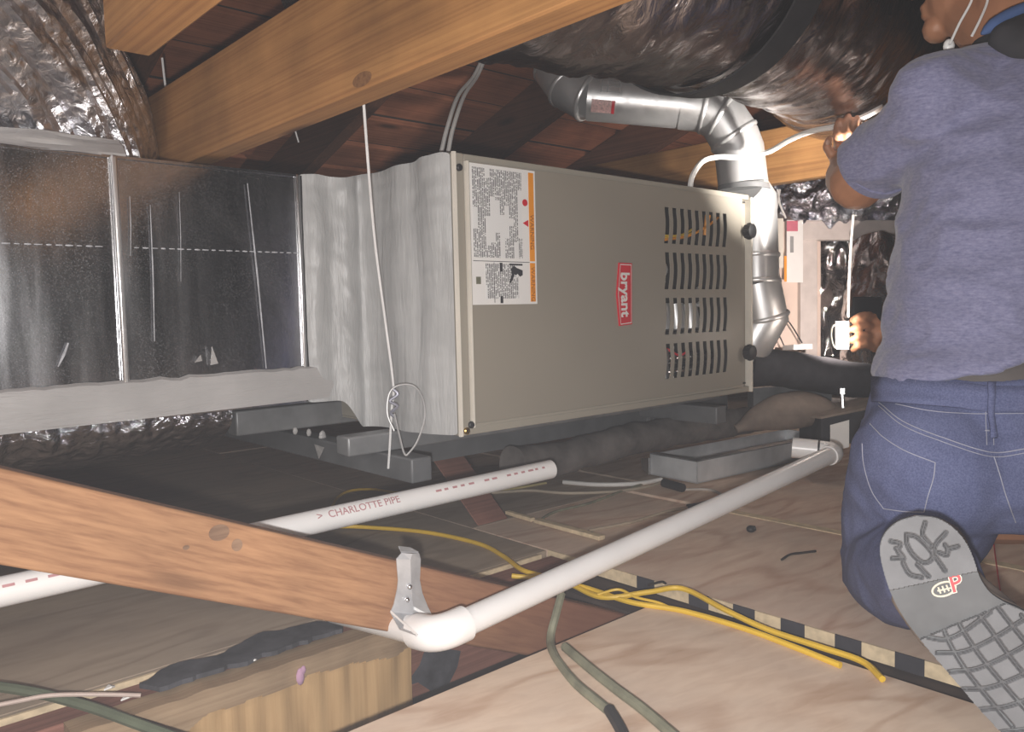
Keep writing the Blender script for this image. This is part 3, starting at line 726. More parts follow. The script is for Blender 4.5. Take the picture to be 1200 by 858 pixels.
seg_pipe('lower_elbow', [dp(850,425,1.98), dp(878,405,1.97), lo1, lo2], .055)
seg_pipe('lower_riser', [lo2, lo3, up0], .0525)
seg_pipe('riser', [up0, up1, dp(860,160,1.90)], .0575)
seg_pipe('upper_elbow', [dp(860,160,1.90), dp(846,138,1.90), dp(826,127,1.91), dp(800,123,1.92)], .0575)
seg_pipe('horizontal_run', [dp(800,123,1.92), dp(690,114,1.95)], .0555)
seg_pipe('far_elbow', [dp(690,114,1.95), dp(668,103,1.97), dp(653,83,2.0), dp(648,55,2.03), dp(646,10,2.06)], .058)
for a, b in (((860,160,1.90),(846,138,1.9)),((846,138,1.9),(826,127,1.91)),((826,127,1.91),(800,123,1.92)),((690,114,1.95),(668,103,1.97)),((668,103,1.97),(653,83,2.0)),((653,83,2.0),(648,55,2.03))):
    rib(dp(*a), dp(*b)-dp(*a), .0575)
rib(lo2, lo3-lo2, .054); rib(dp(886,300,1.94), lo3-lo2, .053); rib(lo1, lo1-lo2, .055)
obj('pipe_collar', MB().tube([up0 - V((0,0,.012)), up0], [.062,.0585], 32), M['strut2'], fl, smooth=True)
# stickers on the horizontal run
ax_ = (dp(690,114,1.95)-dp(800,123,1.92)); axn = -ax_.normalized(); h0 = dp(690,114,1.95)
e_dn = V((0,0,-1)); e_dn = (e_dn - axn*e_dn.dot(axn)).normalized(); e_out = (CAM-h0); e_out = (e_out - axn*e_out.dot(axn) - e_dn*e_out.dot(e_dn)).normalized()
def sticker(name, s0, s1, a0, a1, m, lift=.001):
    vs = []; nn = 10
    for k in range(nn+1):
        a = a0+(a1-a0)*k/nn
        for s_ in (s0, s1):
            for l in (0, .0008): vs.append(h0 + axn*s_ + (e_out*math.cos(a)+e_dn*math.sin(a))*(.0557+lift+l))
    fs = []
    for k in range(nn): fs += [(k*4+1,k*4+3,k*4+7,k*4+5),(k*4,k*4+1,k*4+5,k*4+4),(k*4+2,k*4+3,k*4+7,k*4+6)]
    obj(name, MB().add(vs, fs), m, fl, smooth=True)
M['pinkprint'] = plain('pink_sticker_print', (.62,.4,.38), .5, var=.35, scale=220)
sticker('pipe_sticker', .012, .068, .30, .85, M['pinkprint']); sticker('pipe_sticker_bar', .060, .067, .30, .85, M['red'], .002)
M['greyprint'] = plain('grey_stencil_print', (.3,.3,.3), .5)
for a in (-.55,-.3,-.05): sticker('stencil_line', .03, .075, a, a+.02, M['greyprint'])
for s_ in (.03,.045,.075): sticker('stencil_line', s_, s_+.002, -.55, .0, M['greyprint'])

# ================================================================== SUPPORT FRAME
fr = thing('support_frame', 'grey steel strut frame hung under the furnace and duct', 'frame', (.8,1.4,.15))
obj('cross_strut', MB().box((.735,1.07,.172), (.776,2.2,.213)), M['strut'], fr, bevel=.003)
obj('cross_strut', MB().box((1.60,1.07,.172), (1.641,2.2,.213)), M['strut'], fr, bevel=.003)
obj('long_rail', MB().box((.672,1.16,.214), (1.75,1.20,.2465)), M['strut2'], fr, bevel=.003)
obj('long_rail', MB().box((on(277,497,'Y',1.40).x,1.40,.235), (1.0,1.44,.28)), M['strut2'], fr, bevel=.003)
obj('long_rail', MB().box((.672,1.62,.214), (2.1,1.66,.2465)), M['strut2'], fr, bevel=.003)
obj('rail_web', MB().box((.9,1.30,.15), (2.0,1.312,.243)), M['strut'], fr)
bk = on(770,500,'Y',1.29); obj('rail_bracket', MB().obox(bk+V((-.05,0,-.05)), (.03,0,.11), (.02,.0,0), (0,.012,0)), M['strut2'], fr)
pt = on(375,528,'X',.733)
obj('mastic_drip', MB().prism([pt+V((-.001,-.018,.008)), pt+V((-.001,.02,.01)), pt+V((-.001,.004,-.016))], (.0008,0,0)), M['mastic_h'], fr)
dr2 = MB()
for (px, py, r_) in ((340,468,.006),(378,512,.008),(362,507,.005),(346,505,.005)): 
    p = on(px,py,'Y',1.39); obj('mastic_blob', MB().ball(p, (r_,.004,r_*1.6), 8), M['mastic_h'], fr, smooth=True)

# ================================================================== PIPES
pv = thing('drain_pipe', 'plain white plastic drain pipe with elbow, strapped to the brace and running to the pan', 'pipe', (.55,.75,.06))
RP = .0168
el = V((.545,.752,.068)); en = V((1.545,.752,.152)); dx = (en-el).normalized()
obj('pipe', MB().tube([el+dx*.03, en-dx*.02], RP, 24), M['pvc'], pv, smooth=True)
lft = dp(392,716,1.14); dl = (lft-el).normalized()
def elbow(c, d1, d2, r=.021, ln=.03):
    pts = [c+d1*ln, c+d1*ln*.72] + [c + d1*ln*.7*(1-t)**2 + d2*ln*.7*t*t for t in [i/8 for i in range(1,8)]] + [c+d2*ln*.72, c+d2*ln]
    return MB().tube(pts, r, 24)
obj('elbow', elbow(el, dx, dl, .0215, .042), M['pvc'], pv, smooth=True)
obj('pipe_stub', MB().tube([el+dl*.03, lft], RP, 24), M['pvc'], pv, smooth=True)
d3 = (-RT*.93+FW*.36+V((0,0,.07))).normalized()
obj('elbow', elbow(en, -dx, d3, .0195, .034), M['pvc'], pv, smooth=True)
obj('coupling', MB().tube([en+d3*.036, en+d3*.085], .0205, 24), M['pvc'], pv, smooth=True)
obj('black_ring', MB().tube([en+d3*.033, en+d3*.037], .0212, 24), M['black'], pv, smooth=True)
pf = thing('plastic_pipe', 'white plastic pipe with red printing and open end, passing behind the brace', 'pipe', (.5,1.02,.16))
fe = dp(645,550,1.44); f0 = on(0,694,'Y',fe.y); df = (fe-f0).normalized(); f0 = f0 - df*.35
mbp = MB().tube([f0, fe], RP, 28, cap=False); mbp.tube([fe-df*.05, fe], RP-.003, 28, cap=False)
vs = []
ud = V((0,0,1)); ud = (ud-df*ud.dot(df)).normalized(); sdv = df.cross(ud)
for k in range(28):
    a = 2*PI*k/28; d_ = ud*math.cos(a)+sdv*math.sin(a); vs += [fe+d_*RP, fe+d_*(RP-.003)]
mbp.add(vs, [(k*2, ((k+1)%28)*2, ((k+1)%28)*2+1, k*2+1) for k in range(28)])
obj('pipe', mbp, M['pvc'], pf, smooth=True)
def pipe_wrap(base):
    eo = -sdv if (CAM-fe).dot(sdv) < 0 else sdv
    def f(p):
        a = .62 + p.y/RP
        return f0 + df*(base+p.x) + (eo*math.cos(a) + ud*math.sin(a))*(RP+.0004+p.z)
    return f
Lp = (fe-f0).length
def along(px, py): q = on(px,py,'Y',fe.y); return (q-f0).dot(df)
text('pipe_print', '>  CHARLOTTE PIPE', .0155, (0,0,0), df, ud, M['pvcprint'], pf, bold=.0001, depth=.0001, align='LEFT', wrap=pipe_wrap(along(366,607)))
M['pipeprint2'] = M['pvcprint']
dsh = MB()
for i in range(20):
    s_ = along(505,583)+i*.0165
    if s_ > Lp-.03: break
    if rnd.random() < .8:
        wd = rnd.uniform(.006,.012)
        wq = pipe_wrap(s_); p = [wq(V((a,b,0))) for a, b in ((0,-.002),(wd,-.002),(wd,.0015),(0,.0015))]; dsh.add(p, [(0,1,2,3)])
for i in range(8):
    s_ = along(0,690)+i*.022+.0; wq = pipe_wrap(s_); wd = rnd.uniform(.008,.015)
    dsh.add([wq(V((a,b,0))) for a, b in ((0,-.002),(wd,-.002),(wd,.0012),(0,.0012))], [(0,1,2,3)])
obj('worn_print', dsh, M['pvcprint'], pf, kind='stuff')
# hanger strap on the brace: folded sheet, narrow waist, twisted at the bottom
hs = thing('pipe_hanger', 'bent galvanised strap hanging the drain pipe elbow from the brace', 'bracket', (.55,.8,.12))
yb = .835
def hp(px, py, y=None): return on(px,py,'Y',y if y else yb-.012)
topf = [(472,652),(470,640),(488,640),(492,650)]
o_l = [(470,648),(464,655),(466,680),(465,690),(461,708),(457,718)]
o_r = [(490,648),(492,655),(491,680),(494,695),(500,710),(505,720)]
vs = []; 
for (l, r_) in zip(o_l, o_r):
    yl = yb-.012
    a, b = hp(*l, yl), hp(*r_, yl); mid = (a+b)/2 + V((0,-.004,0)); vs += [a, mid, b]
hm = MB().add(vs, [(i*3+k, i*3+k+1, (i+1)*3+k+1, (i+1)*3+k) for i in range(5) for k in range(2)])
a, b = vs[0], vs[2]; hm.add([a, b, b+V((-.004,.012,.004)), a+V((.004,.012,.004))], [(0,1,2,3)])
bl_, bm_, br_ = vs[-3], vs[-2], vs[-1]
lowp = hp(487,745,.765); lowr = hp(505,735,.765)
hm.add([bl_, bm_, lowp, hp(468,738,.80)], [(0,1,2,3)]); hm.add([bm_, br_, lowr, lowp], [(0,1,2,3)])
ho = obj('strap_band', hm, M['strap_zinc'], hs); so = ho.modifiers.new('t', 'SOLIDIFY'); so.thickness = .0016
for q in ((480,688),(477,703)): obj('nail_head', MB().ball(hp(*q,yb-.019), .0035, 10), M['cleat'], hs, smooth=True)
obj('folded_edge', MB().obox(hp(487,712,yb-.02), hp(506,722,yb-.02)-hp(487,712,yb-.02), (0,0,-.004), (0,.006,0)), M['cleanwhite'], hs)
obj('folded_edge', MB().obox(bl_+V((0,-.003,0)), lowp-bl_, (0,0,.003), (0,.002,0)), M['cleanwhite'], hs)

# ================================================================== CABLES
def cable(name, pts, r, m, label, z=None, cat='cable', group=None, seg=8, n=7):
    P_ = [on(p[0],p[1],'Z',p[2] if len(p) > 2 else (z if z is not None else r)) if not isinstance(p, Vector) else p for p in pts]
    return tag(obj(name, MB().tube(smooth_path(P_, n), r, seg), m, smooth=True), label, cat, group)
YR = .0042
cable('extension_cable', [(398,617,.012),(430,618,.008),(500,624),(560,637),(590,652),(612,668,.008),(640,676),(690,690),(740,706),(800,716),(870,736),(930,758),(985,780)], YR, M['yellow'], 'yellow cable lying along the plywood seam, ending lower right')
cable('extension_cable', [(600,675,.01),(660,682),(705,700),(760,694,.012),(800,690,.016),(850,715,.012),(900,738),(960,758),(1010,775),(1034,796)], YR, M['yellow'], 'yellow cable arching over the black seam marks')
cable('extension_cable', [(388,597,.02),(396,583,.02),(412,575,.015),(440,574),(475,579),(500,580)], .0035, M['yellow'], 'short yellow cable curl beside the grey strut end')
cable('thin_yellow_wire', [(700,697,.008),(725,691,.014),(745,700,.008),(770,706,.006),(785,712)], .0022, M['yellow'], 'thin loose yellow wire loop among the yellow cables at seam')
cable('grey_cable', [on(658,696,'Y',.786),on(651,722,'Y',.77),(645,748,.006),(650,768),(672,798),(700,822),(715,834)], .0058, M['greycable'], 'grey-green cable bending over the plywood edge, left of two')
cable('taped_cable_end', [(714,832),(722,845),(729,858),(735,872)], .0068, M['black'], 'black taped cable end at the bottom of the frame')
cable('grey_cable', [(662,758),(690,782),(720,806),(752,830),(785,858),(810,880)], .0062, M['greycable'], 'straight grey-green cable running to the bottom edge, right of two')
cable('green_cable', [(-40,800,.03),(20,808,.026),(60,816,.02),(110,830,.012),(160,848,.006),(220,870,.0)], .006, M['greencable'], 'dark green cable at the bottom left corner')
cable('pale_wire', [(-30,832,.03),(20,822,.03),(60,815,.03),(120,814,.02),(165,815,.012)], .0025, plain('pale_pink_wire', (.5,.4,.35), .6), 'thin pale wire over the green cable at bottom left')
cable('white_floor_cable', [(660,565),(700,568),(745,567),(775,562)], .0055, M['whitecable'], 'white cable on the dusty floor behind the drain pipe')
cable('tan_floor_cable', [(572,578),(600,576),(625,575),(665,578),(720,576),(760,570),(775,565)], .0036, plain('tan_cable', (.4,.34,.26), .6), 'tan cable on the dusty floor just in front of the white one')
cable('yellowed_floor_wire', [(560,578),(600,573),(640,566)], .003, plain('yellowed_wire', (.5,.42,.2), .6), 'short yellowed wire end under the open pipe end')
cable('tan_floor_cable', [(690,622),(740,612),(780,600),(810,594)], .0035, plain('tan_cable_dusty', (.36,.29,.21), .7), 'dusty tan cable on the plywood by the drain pipe middle')
cable('dark_splice', [(806,594),(818,592),(832,588)], .006, M['black'], 'dark taped splice on the dusty tan cable')
cable('grey_floor_wire', [(800,574),(830,574),(846,580),(852,588)], .0034, plain('greyish_wire', (.42,.38,.34), .6), 'grey wire from black connector curling to the drain pipe')
tag(obj('black_connector', MB().tube([on(778,566,'Z',.01), on(800,572,'Z',.01)], .011, 10), M['black'], smooth=True), 'black connector lump at the pan corner on the floor', 'connector')
cable('grey_floor_wire', [(630,612),(650,600),(690,590),(730,575),(760,565)], .003, M['greycable'], 'dark grey wire crossing the dusty floor to the pan')
# hanger wires
def wire(name, pts, r, label, m=None, cat='wire', n=6):
    return tag(obj(name, MB().tube(smooth_path(pts, n), r, 7), m or M['wire'], smooth=True), label, cat)
hb = dp(425,105,1.06)
kn = dp(461,452,1.32)
wire('hanger_wire', [hb+V((0,0,.03)), hb, dp(438,270,1.22), dp(452,380,1.29), kn, dp(459,480,1.33), dp(457,520,1.34), dp(455,549,1.35)], .0021, 'pale wire hanging from the long tie past the grey joint')
lp = [dp(*q, 1.30) for q in ((462,505),(454,485),(456,462),(466,452),(484,452),(495,466),(498,488),(490,515),(480,530),(474,532),(468,510),(462,485))]
wire('wire_loop', lp, .0017, 'loose loop of grey wire knotted at the hanger wire foot', plain('grey_wire', (.42,.42,.42), .4, metal=.3))
wire('wire_knot', [dp(*q, 1.315) for q in ((459,455),(466,462),(457,470),(466,476),(458,484),(464,490))], .0026, 'twisted wire knot where loop meets hanger wire', plain('bluish_wire', (.25,.25,.3), .4, metal=.3))
wire('short_wire', [dp(190,68,1.5), dp(193,95,1.5), dp(197,120,1.5)], .0021, 'short pale wire hanging near the sawn tie end, top left')
wire('short_wire', [dp(341,135,1.6), dp(346,153,1.6), dp(350,167,1.6)], .0016, 'short thin wire tail below the long tie, left of hanger wire')
wa = V((FX0+.01,1.12,FZ1))
tc = dp(573,55,1.75)
for i, dxx in enumerate((0,.016)):
    wire('thermostat_cable', [dp(517+8*i,179,1.40), dp(524+7*i,150,1.45), dp(537+7*i,112,1.55), dp(556+4*i,88,1.65), dp(570+3*i,55,1.72), dp(580+2*i,20,1.78)], .0038, ('left strand of white cable pair rising from furnace top left','right strand of white cable pair rising from furnace top left')[i], M['whitecable'], 'cable')
wire('white_cable', [dp(808,222,1.73), dp(812,205,1.73), dp(824,189,1.76), dp(842,184,1.78), dp(868,184,1.80), dp(900,178,1.79), dp(925,164,1.74), dp(950,154,1.69), dp(985,147,1.645), dp(1010,138,1.63), dp(1035,125,1.60)], .006, 'thick white cable from furnace top held in the raised hand', M['whitecable'], 'cable', 8)

# ================================================================== THINGS UNDER AND BEHIND
pan = thing('drain_pan', 'galvanised drain pan on the floor at the right behind the drain pipe', 'pan', (1.7,1.25,0))
pa, pb, pc = on(817,567,'Z',.004), on(762,556,'Z',.004), on(975,531,'Z',.004)
u_ = (pc-pa); v_ = (pb-pa); v_.x, v_.y = v_.x, v_.y; th = .003; H_ = .055
obj('pan_floor', MB().obox(pa, u_, v_, V((0,0,th))), M['pan'], pan)
obj('pan_side', MB().obox(pa, u_, v_.normalized()*th, V((0,0,H_))), M['pan'], pan, bevel=.001)
obj('pan_side', MB().obox(pa+v_, u_, -v_.normalized()*th, V((0,0,H_))), M['pan'], pan)
obj('pan_end', MB().obox(pa, v_, u_.normalized()*th, V((0,0,H_))), M['pan'], pan, bevel=.001)
obj('pan_end', MB().obox(pa+u_, v_, -u_.normalized()*th, V((0,0,H_))), M['pan'], pan)
obj('folded_corner', MB().prism([pb+V((-.006,0,.0)), pb+V((.0,.03,.012)), pb+V((0,.03,.04)), pb+V((-.006,0,.045))], (.004,0,0)), M['cleat'], pan)
obj('pan_rim', MB().obox(pa+V((0,0,H_)), u_, v_*.16, V((0,0,.003))).obox(pa+V((0,0,H_)), v_, u_*.04, V((0,0,.003))), M['strut2'], pan)
hz = [dp(600,545,1.62), dp(650,540,1.72), dp(740,515,1.9), dp(830,500,2.08), dp(920,485,2.26), dp(1010,478,2.45)]
tag(obj('insulated_hose', MB().tube(smooth_path(hz, 14), .036, 24, True, 0, lambda l, a, p: .006*noise.noise(p*22)), M['dusty_hose'], smooth=True), 'dusty dark grey insulated hose running under the furnace', 'hose')
bz = [dp(862,503,2.02), dp(895,488,2.02), dp(930,480,2.02), dp(962,482,2.02), dp(990,488,2.02)]
tag(obj('wrapped_bundle', MB().tube(smooth_path(bz, 10), [.012+.036*math.sin(PI*min(1,i_/40))**1.3 for i_ in range(41)], 24, True, 0, lambda l, a, p: .006*noise.noise(p*18)), M['dusty_bulge'], smooth=True), 'brownish dusty wrapped bulge above the drain pan right end', 'bundle')
ih = [dp(872,428,1.96), dp(920,432,2.0), dp(965,440,2.02), dp(1030,448,2.05), dp(1100,455,2.1)]
tag(obj('insulated_line', MB().tube(smooth_path(ih, 10), .046, 24, True, 0, lambda l, a, p: .004*noise.noise(p*25)), M['armaflex'], smooth=True), 'thick black foam-covered line from the furnace right end', 'pipe')
db = thing('dark_box', 'dark low box with a white label behind the drain pipe end', 'box', (2.1,.9,0))
c_ = dp(975,520,1.8); ex = V((.5,-.1,0)).normalized()
fa, fb = dp(962,527,1.95), dp(1070,505,1.95)
obj('box_body', MB().obox(fa, fb-fa, V((0,0,.075)), FW.cross(V((0,0,1))).cross(V((0,0,1)))*-.15), M['armaflex'], db, bevel=.003)
la = dp(973,530,1.935); obj('box_label', MB().obox(la, dp(995,524,1.935)-la, V((0,0,.066)), FW*.002), M['white'], db, label='white paper label')
obj('label_print', MB().obox(la+FW*-.001+V((.004,-.002,.008)), (dp(990,524,1.935)-la)*.6, V((0,0,.02)), FW*.001), M['greyprint'], db)
obj('lid', MB().obox(fa+V((0,0,.075)), (fb-fa), V((.03,.1,.0)), V((0,0,.006))), M['dusty_bulge'], db)
obj('rail_far', MB().obox(dp(883,455,2.05), dp(975,448,2.12)-dp(883,455,2.05), V((0,0,-.05)), FW*.05), M['strut2'], fr)
tag(obj('threaded_bolt', MB().tube([dp(988,478,1.98), dp(987,460,1.98)], .005, 8).tube([dp(987,462,1.98), dp(987,455,1.98)], .010, 6), M['cleat'], smooth=True), 'small upright bolt with nut above the white-labelled box', 'bolt')
# beige air handler behind
Yb = 1.18
ah = thing('air_handler', 'beige cabinet with paper tags and framed foil panel behind the furnace right end', 'cabinet', (2.6,1.6,.0))
def bx(px0, py0, px1, py1, t, th, m, nm, par=ah, bev=.002):
    a, b, c, d_ = dp(px0,py0,t), dp(px1,py0,t), dp(px1,py1,t), dp(px0,py1,t)
    return obj(nm, MB().prism([a,b,c,d_], FW*th), m, par, bevel=bev)
bx(868,252,962,440,2.75,.5,M['beige'],'cabinet_body'); bx(938,262,958,418,2.72,.03,M['beige2'],'frame_stile'); bx(938,258,1075,281,2.71,.03,M['beige2'],'frame_rail')
bx(1000,280,1008,420,2.72,.03,M['beige2'],'frame_stile')
bx(954,275,1080,440,2.9,.3,M['dark'],'back_board')
def fp(u, v):
    p = dp(955+50*u, 282+135*v, 2.82); return p - FW*(.06*noise.noise(V((u*2,v*3,1)))+.012*noise.noise(V((u*6,v*7,2))))
obj('foil_panel', sheetgrid(fp, 40, 60), M['foil_sheet'], ah, smooth=True)
tg = bx(922,258,941,331,2.70,.002,M['white'],'paper_tag', bev=0)
obj('pink_stamp', MB().prism([dp(922,259,2.698),dp(935,259,2.698),dp(935,271,2.698),dp(922,271,2.698)], FW*.001), plain('pink_ink', (.6,.16,.22), .6), tg)
obj('tag_print', MB().prism([dp(926,277,2.698),dp(930,277,2.698),dp(930,296,2.698),dp(926,296,2.698)], FW*.001), M['greyprint'], tg)
obj('orange_edge', MB().prism([dp(919,300,2.698),dp(922,300,2.698),dp(922,330,2.698),dp(919,330,2.698)], FW*.001), M['orange'], tg)
bx(906,256,918,314,2.70,.002,M['cream'],'paper_tag', bev=0)
obj('ledge', MB().prism([dp(930,404,2.5),dp(952,403,2.5),dp(952,409,2.5),dp(930,410,2.5)], FW*.1), M['white'], ah)
obj('tag_tie', MB().tube([dp(911,222,2.68), dp(914,240,2.68), dp(921,256,2.68)], .003, 6).tube([dp(914,222,2.68), dp(911,240,2.68), dp(908,256,2.68)], .003, 6), M['whitecable'], ah, smooth=True)
for i, pts in enumerate((((908,362),(925,378),(940,402)),((905,378),(914,395),(920,408)),((900,372),(908,390),(906,405)))):
    wire('thin_dark_wire', [dp(*q, 2.66-.005*i) for q in pts], .0022, ('dark thin wire sloping down the beige cabinet, longest of three','middle short dark wire on the beige cabinet','short dark wire nearest the flue elbow on the beige cabinet')[i], M['black'])
# crumpled foil bag above it and foil-wrapped duct to the right
def bagd(l, a, p): return .045*noise.noise(p*11) + .03*noise.noise(p*27)
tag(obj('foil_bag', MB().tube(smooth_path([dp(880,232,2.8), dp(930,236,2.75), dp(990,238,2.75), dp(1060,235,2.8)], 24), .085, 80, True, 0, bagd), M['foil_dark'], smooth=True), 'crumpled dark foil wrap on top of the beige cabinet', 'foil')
def rd(l, a, p): return .02*noise.noise(V((l*14,a*2,1))) + .004*noise.noise(p*25)
tag(obj('foil_wrapped_duct', MB().tube(smooth_path([dp(1030,290,2.55), dp(1028,330,2.5), dp(1022,370,2.45), dp(1022,425,2.5)], 20), .085, 90, True, 0, rd), M['foil_sheet'], smooth=True), 'shiny foil-wrapped duct behind the dark phone', 'duct')
wire('thin_hanging_wire', [dp(1000,252,2.2), dp(997,290,2.2), dp(995,330,2.2), dp(994,372,2.2)], .0035, 'pale wire hanging in front of the foil panel', M['whitecable'])

# ================================================================== SMALL DEBRIS
pk = on(880,620,'Z',.006); tag(obj('black_lump', MB().ball(pk, (.010,.009,.007), 12).tube([pk, pk+V((.004,-.008,.002))], .005, 8), M['black'], smooth=True), 'small black rubber lump lying on the plywood near the seam', 'lump')
M['pinkfluff'] = plain('pink_fibre', (.5,.3,.42), .95, var=.3)
a = on(352,793,'Y',.955); tag(obj('fibre_tuft', MB().ball(a, (.006,.004,.012), 10).ball(a+V((.004,-.001,.008)), (.004,.003,.006), 8), M['pinkfluff'], smooth=True), 'tuft of pink fibre stuck on the split block face', 'tuft')
for i, (px, py, lb) in enumerate(((296,776,'white paint flake on the split block top edge'),(148,820,'white flake left of the tar strip, upper of two'),(128,808,'white flake left of the tar strip, beside pale wire'))):
    c = on(px,py,'Z',.003); tag(obj('white_flake', MB().prism([c+V((-.006,0,0)), c+V((.002,-.005,.003)), c+V((.007,.001,0)), c+V((.001,.006,.002))], (0,0,.002)), M['white']), lb, 'flake')
def twig(pts, label, r=.0022): tag(obj('debris_twig', MB().tube(smooth_path([on(x,y,'Z',.003) for x, y in pts], 4), r, 6), M['hair'], smooth=True), label, 'debris')
twig([(916,656),(926,650),(940,648),(956,646)], 'dark shred of debris on the plywood left of the kneeling leg'); twig([(760,686),(775,682),(780,684)], 'tiny dark shred beside the yellow cable arch')
tag(obj('red_laser_line', MB().tube(smooth_path([on(1163,606,'Z',.003), on(1165,640,'Z',.003), on(1172,692,'Z',.003)], 6), .0012, 6), M['red'], smooth=True), 'thin red laser line on the floor between the kneeling legs', 'laser line')  # laser light on the floor, built as a thin red tube

# ================================================================== PEOPLE
U = V((math.cos(YAW), math.sin(YAW), 0)); RR = V((math.sin(YAW), -math.cos(YAW), 0)); ZZ = V((0,0,1))
def finger(mb, pts, r0, r1):
    n = len(pts)-1
    mb.chain([(p, r0+(r1-r0)*i/n) for i, p in enumerate(pts)], 10)
def head_mb(mb, c, f, r):                    # skull, jaw, nose, ears, lips, brow; f = facing, r = its right
    up_ = ZZ
    mb.ball(c+f*.0+up_*.03, (.075,.095,.088), 20, (r, f, up_))
    mb.ball(c+f*.035-up_*.045, (.055,.06,.062), 16, (r, f, up_))
    mb.ball(c+f*.078-up_*.088, (.028,.022,.022), 12, (r, f, up_))
    mb.cap(c+f*.098+up_*.02, .009, c+f*.113-up_*.02, .0135, 10)
    mb.cap(c+f*.098-up_*.02-r*.008, .009, c+f*.098-up_*.02+r*.008, .009, 8)
    mb.ball(c+f*.092-up_*.052, (.022,.012,.007), 10, (r, f, up_)); mb.ball(c+f*.09-up_*.064, (.02,.012,.008), 10, (r, f, up_))
    mb.cap(c+f*.085+up_*.042-r*.035, .012, c+f*.085+up_*.042+r*.035, .012, 8)
    for sgn in (-1, 1): mb.ball(c+r*.076*sgn-f*.005-up_*.005, (.010,.02,.032), 12, (r, f, up_))

# ---- worker in the blue T-shirt
hips = dp(1165,515,1.10)
wk = thing('person', 'person kneeling in blue heather T-shirt and jeans, back to us, hand raised to the cable', 'person', (hips.x, hips.y, 0))
shoL = dp(1092,124,1.10); elbL = dp(1005,214,1.30); wriL = dp(990,198,1.53)
shoR = dp(1352,128,1.12); elbR = dp(1330,300,1.34); wriR = dp(1192,255,1.50)
chest = dp(1212,180,1.12); waist = dp(1168,430,1.11); neck0 = dp(1205,70,1.15); headc = dp(1165,-50,1.22)
hipL, hipR = dp(1100,545,1.10), dp(1240,540,1.12)
kneeL, kneeR = dp(1048,668,1.20), dp(1345,690,1.20)
ankL, ankR = dp(1098,672,.90), dp(1390,760,.86)
toeL, toeR = dp(1215,860,.78), dp(1470,880,.78)
f_head = (-RR*.75 + U*.66).normalized(); r_head = f_head.cross(ZZ)
body = MB()
body.loft([(waist-ZZ*.05, .15,.10,RR,U,2.2), (waist, .145,.095,RR,U,2.2), ((waist+chest)/2, .15,.1,RR,U,2.2), (chest, .14,.095,RR,U,2.3), ((chest*.3+neck0*.7), .10,.07,RR,U,2.2), (neck0, .07,.06,RR,U,2)], 28)
body.chain([(neck0-ZZ*.03, .062), ((neck0+headc)/2, .056), (headc-f_head*.02-ZZ*.02, .055)])
body.cap(neck0+ZZ*.01, .058, headc+f_head*.035-ZZ*.06, .046)
head_mb(body, headc, f_head, r_head)
body.chain([(shoL, .043), ((shoL*.5+elbL*.5), .043), (elbL, .044), (elbL*.6+wriL*.4, .044), (wriL, .027)])
body.chain([(shoR, .045), (elbR, .043), (elbR*.6+wriR*.4, .043), (wriR, .027)])
body.ball(hipL*.5+hipR*.5, (.165,.12,.11), 20, (RR, U, ZZ))
for h_, k_, a_ in ((hipL,kneeL,ankL),(hipR,kneeR,ankR)):
    if h_ is hipR: body.chain([(a_, .03), (dp(1440,840,.82), .03)])
    body.chain([(h_, .08), (h_*.5+k_*.5, .066), (k_, .05), (k_*.6+a_*.4, .044), (a_, .03)])
# left hand: palm under the cable, fingers up over it, thumb to the left
def D(px, py, t): return dp(px, py, t)
pal = D(992,180,1.60)
HD = 1.62
body.chain([(wriL, .026), (D(989,188,HD-.02), .027), (D(992,174,HD), .022)]); body.cap(D(984,173,HD), .014, D(1003,172,HD), .014)
for i, (x0, dx0, l) in enumerate(((982,-1,3),(992,0,-2),(1002,1,0),(1011,3,6))):
    finger(body, [D(x0,172,HD), D(x0+dx0-1,157+l*.5,HD-.028), D(x0+dx0,145+l,HD-.01), D(x0+dx0+2,138+l,HD+.02)], .0082, .0068)
finger(body, [D(984,190,HD-.02), D(975,182,HD-.04), D(969,172,HD-.045), D(972,163,HD-.04)], .0110, .0078)
# right hand, out of frame, resting forward
fr_ = (wriR-elbR).normalized(); sr_ = fr_.cross(ZZ).normalized()
body.cap(wriR, .027, wriR+fr_*.07, .03)
for i in range(4):
    b0 = wriR+fr_*.085+sr_*(.03-.02*i); finger(body, [b0, b0+fr_*.04-ZZ*.008, b0+fr_*.065-ZZ*.025, b0+fr_*(.08-.006*abs(i-1))-ZZ*.04], .0095, .008)
finger(body, [wriR+fr_*.03+sr_*.03, wriR+fr_*.06+sr_*.055-ZZ*.01, wriR+fr_*.09+sr_*.06-ZZ*.02], .012, .009)
bodyo = fuse('body', body, M['skin'], wk, .0036, 3)
nl = MB(); nl.ball(D(970,167,HD-.053), (.0045,.002,.006), 10, (RR, U, ZZ)); obj('thumb_nail', nl, M['nail'], wk, smooth=True)
# hair and cap of hair
hr = MB(); hr.ball(headc-f_head*.012+ZZ*.045, (.081,.098,.085), 24, (r_head, f_head, ZZ)); hr.ball(headc-f_head*.05-ZZ*.0, (.066,.052,.07), 18, (r_head, f_head, ZZ))
fuse('hair', hr, M['hair'], wk, .006, 4, lambda p, n: .004*noise.noise(p*60))
for sgn in (-1, 1):
    eo_ = obj('eye', MB().ball(headc+f_head*.086+r_head*.032*sgn+ZZ*.018, .0115, 12), M['cleanwhite'], wk, smooth=True)
    obj('iris', MB().ball(headc+f_head*.0945+r_head*.033*sgn+ZZ*.018, .0055, 10), M['hair'], eo_, smooth=True)
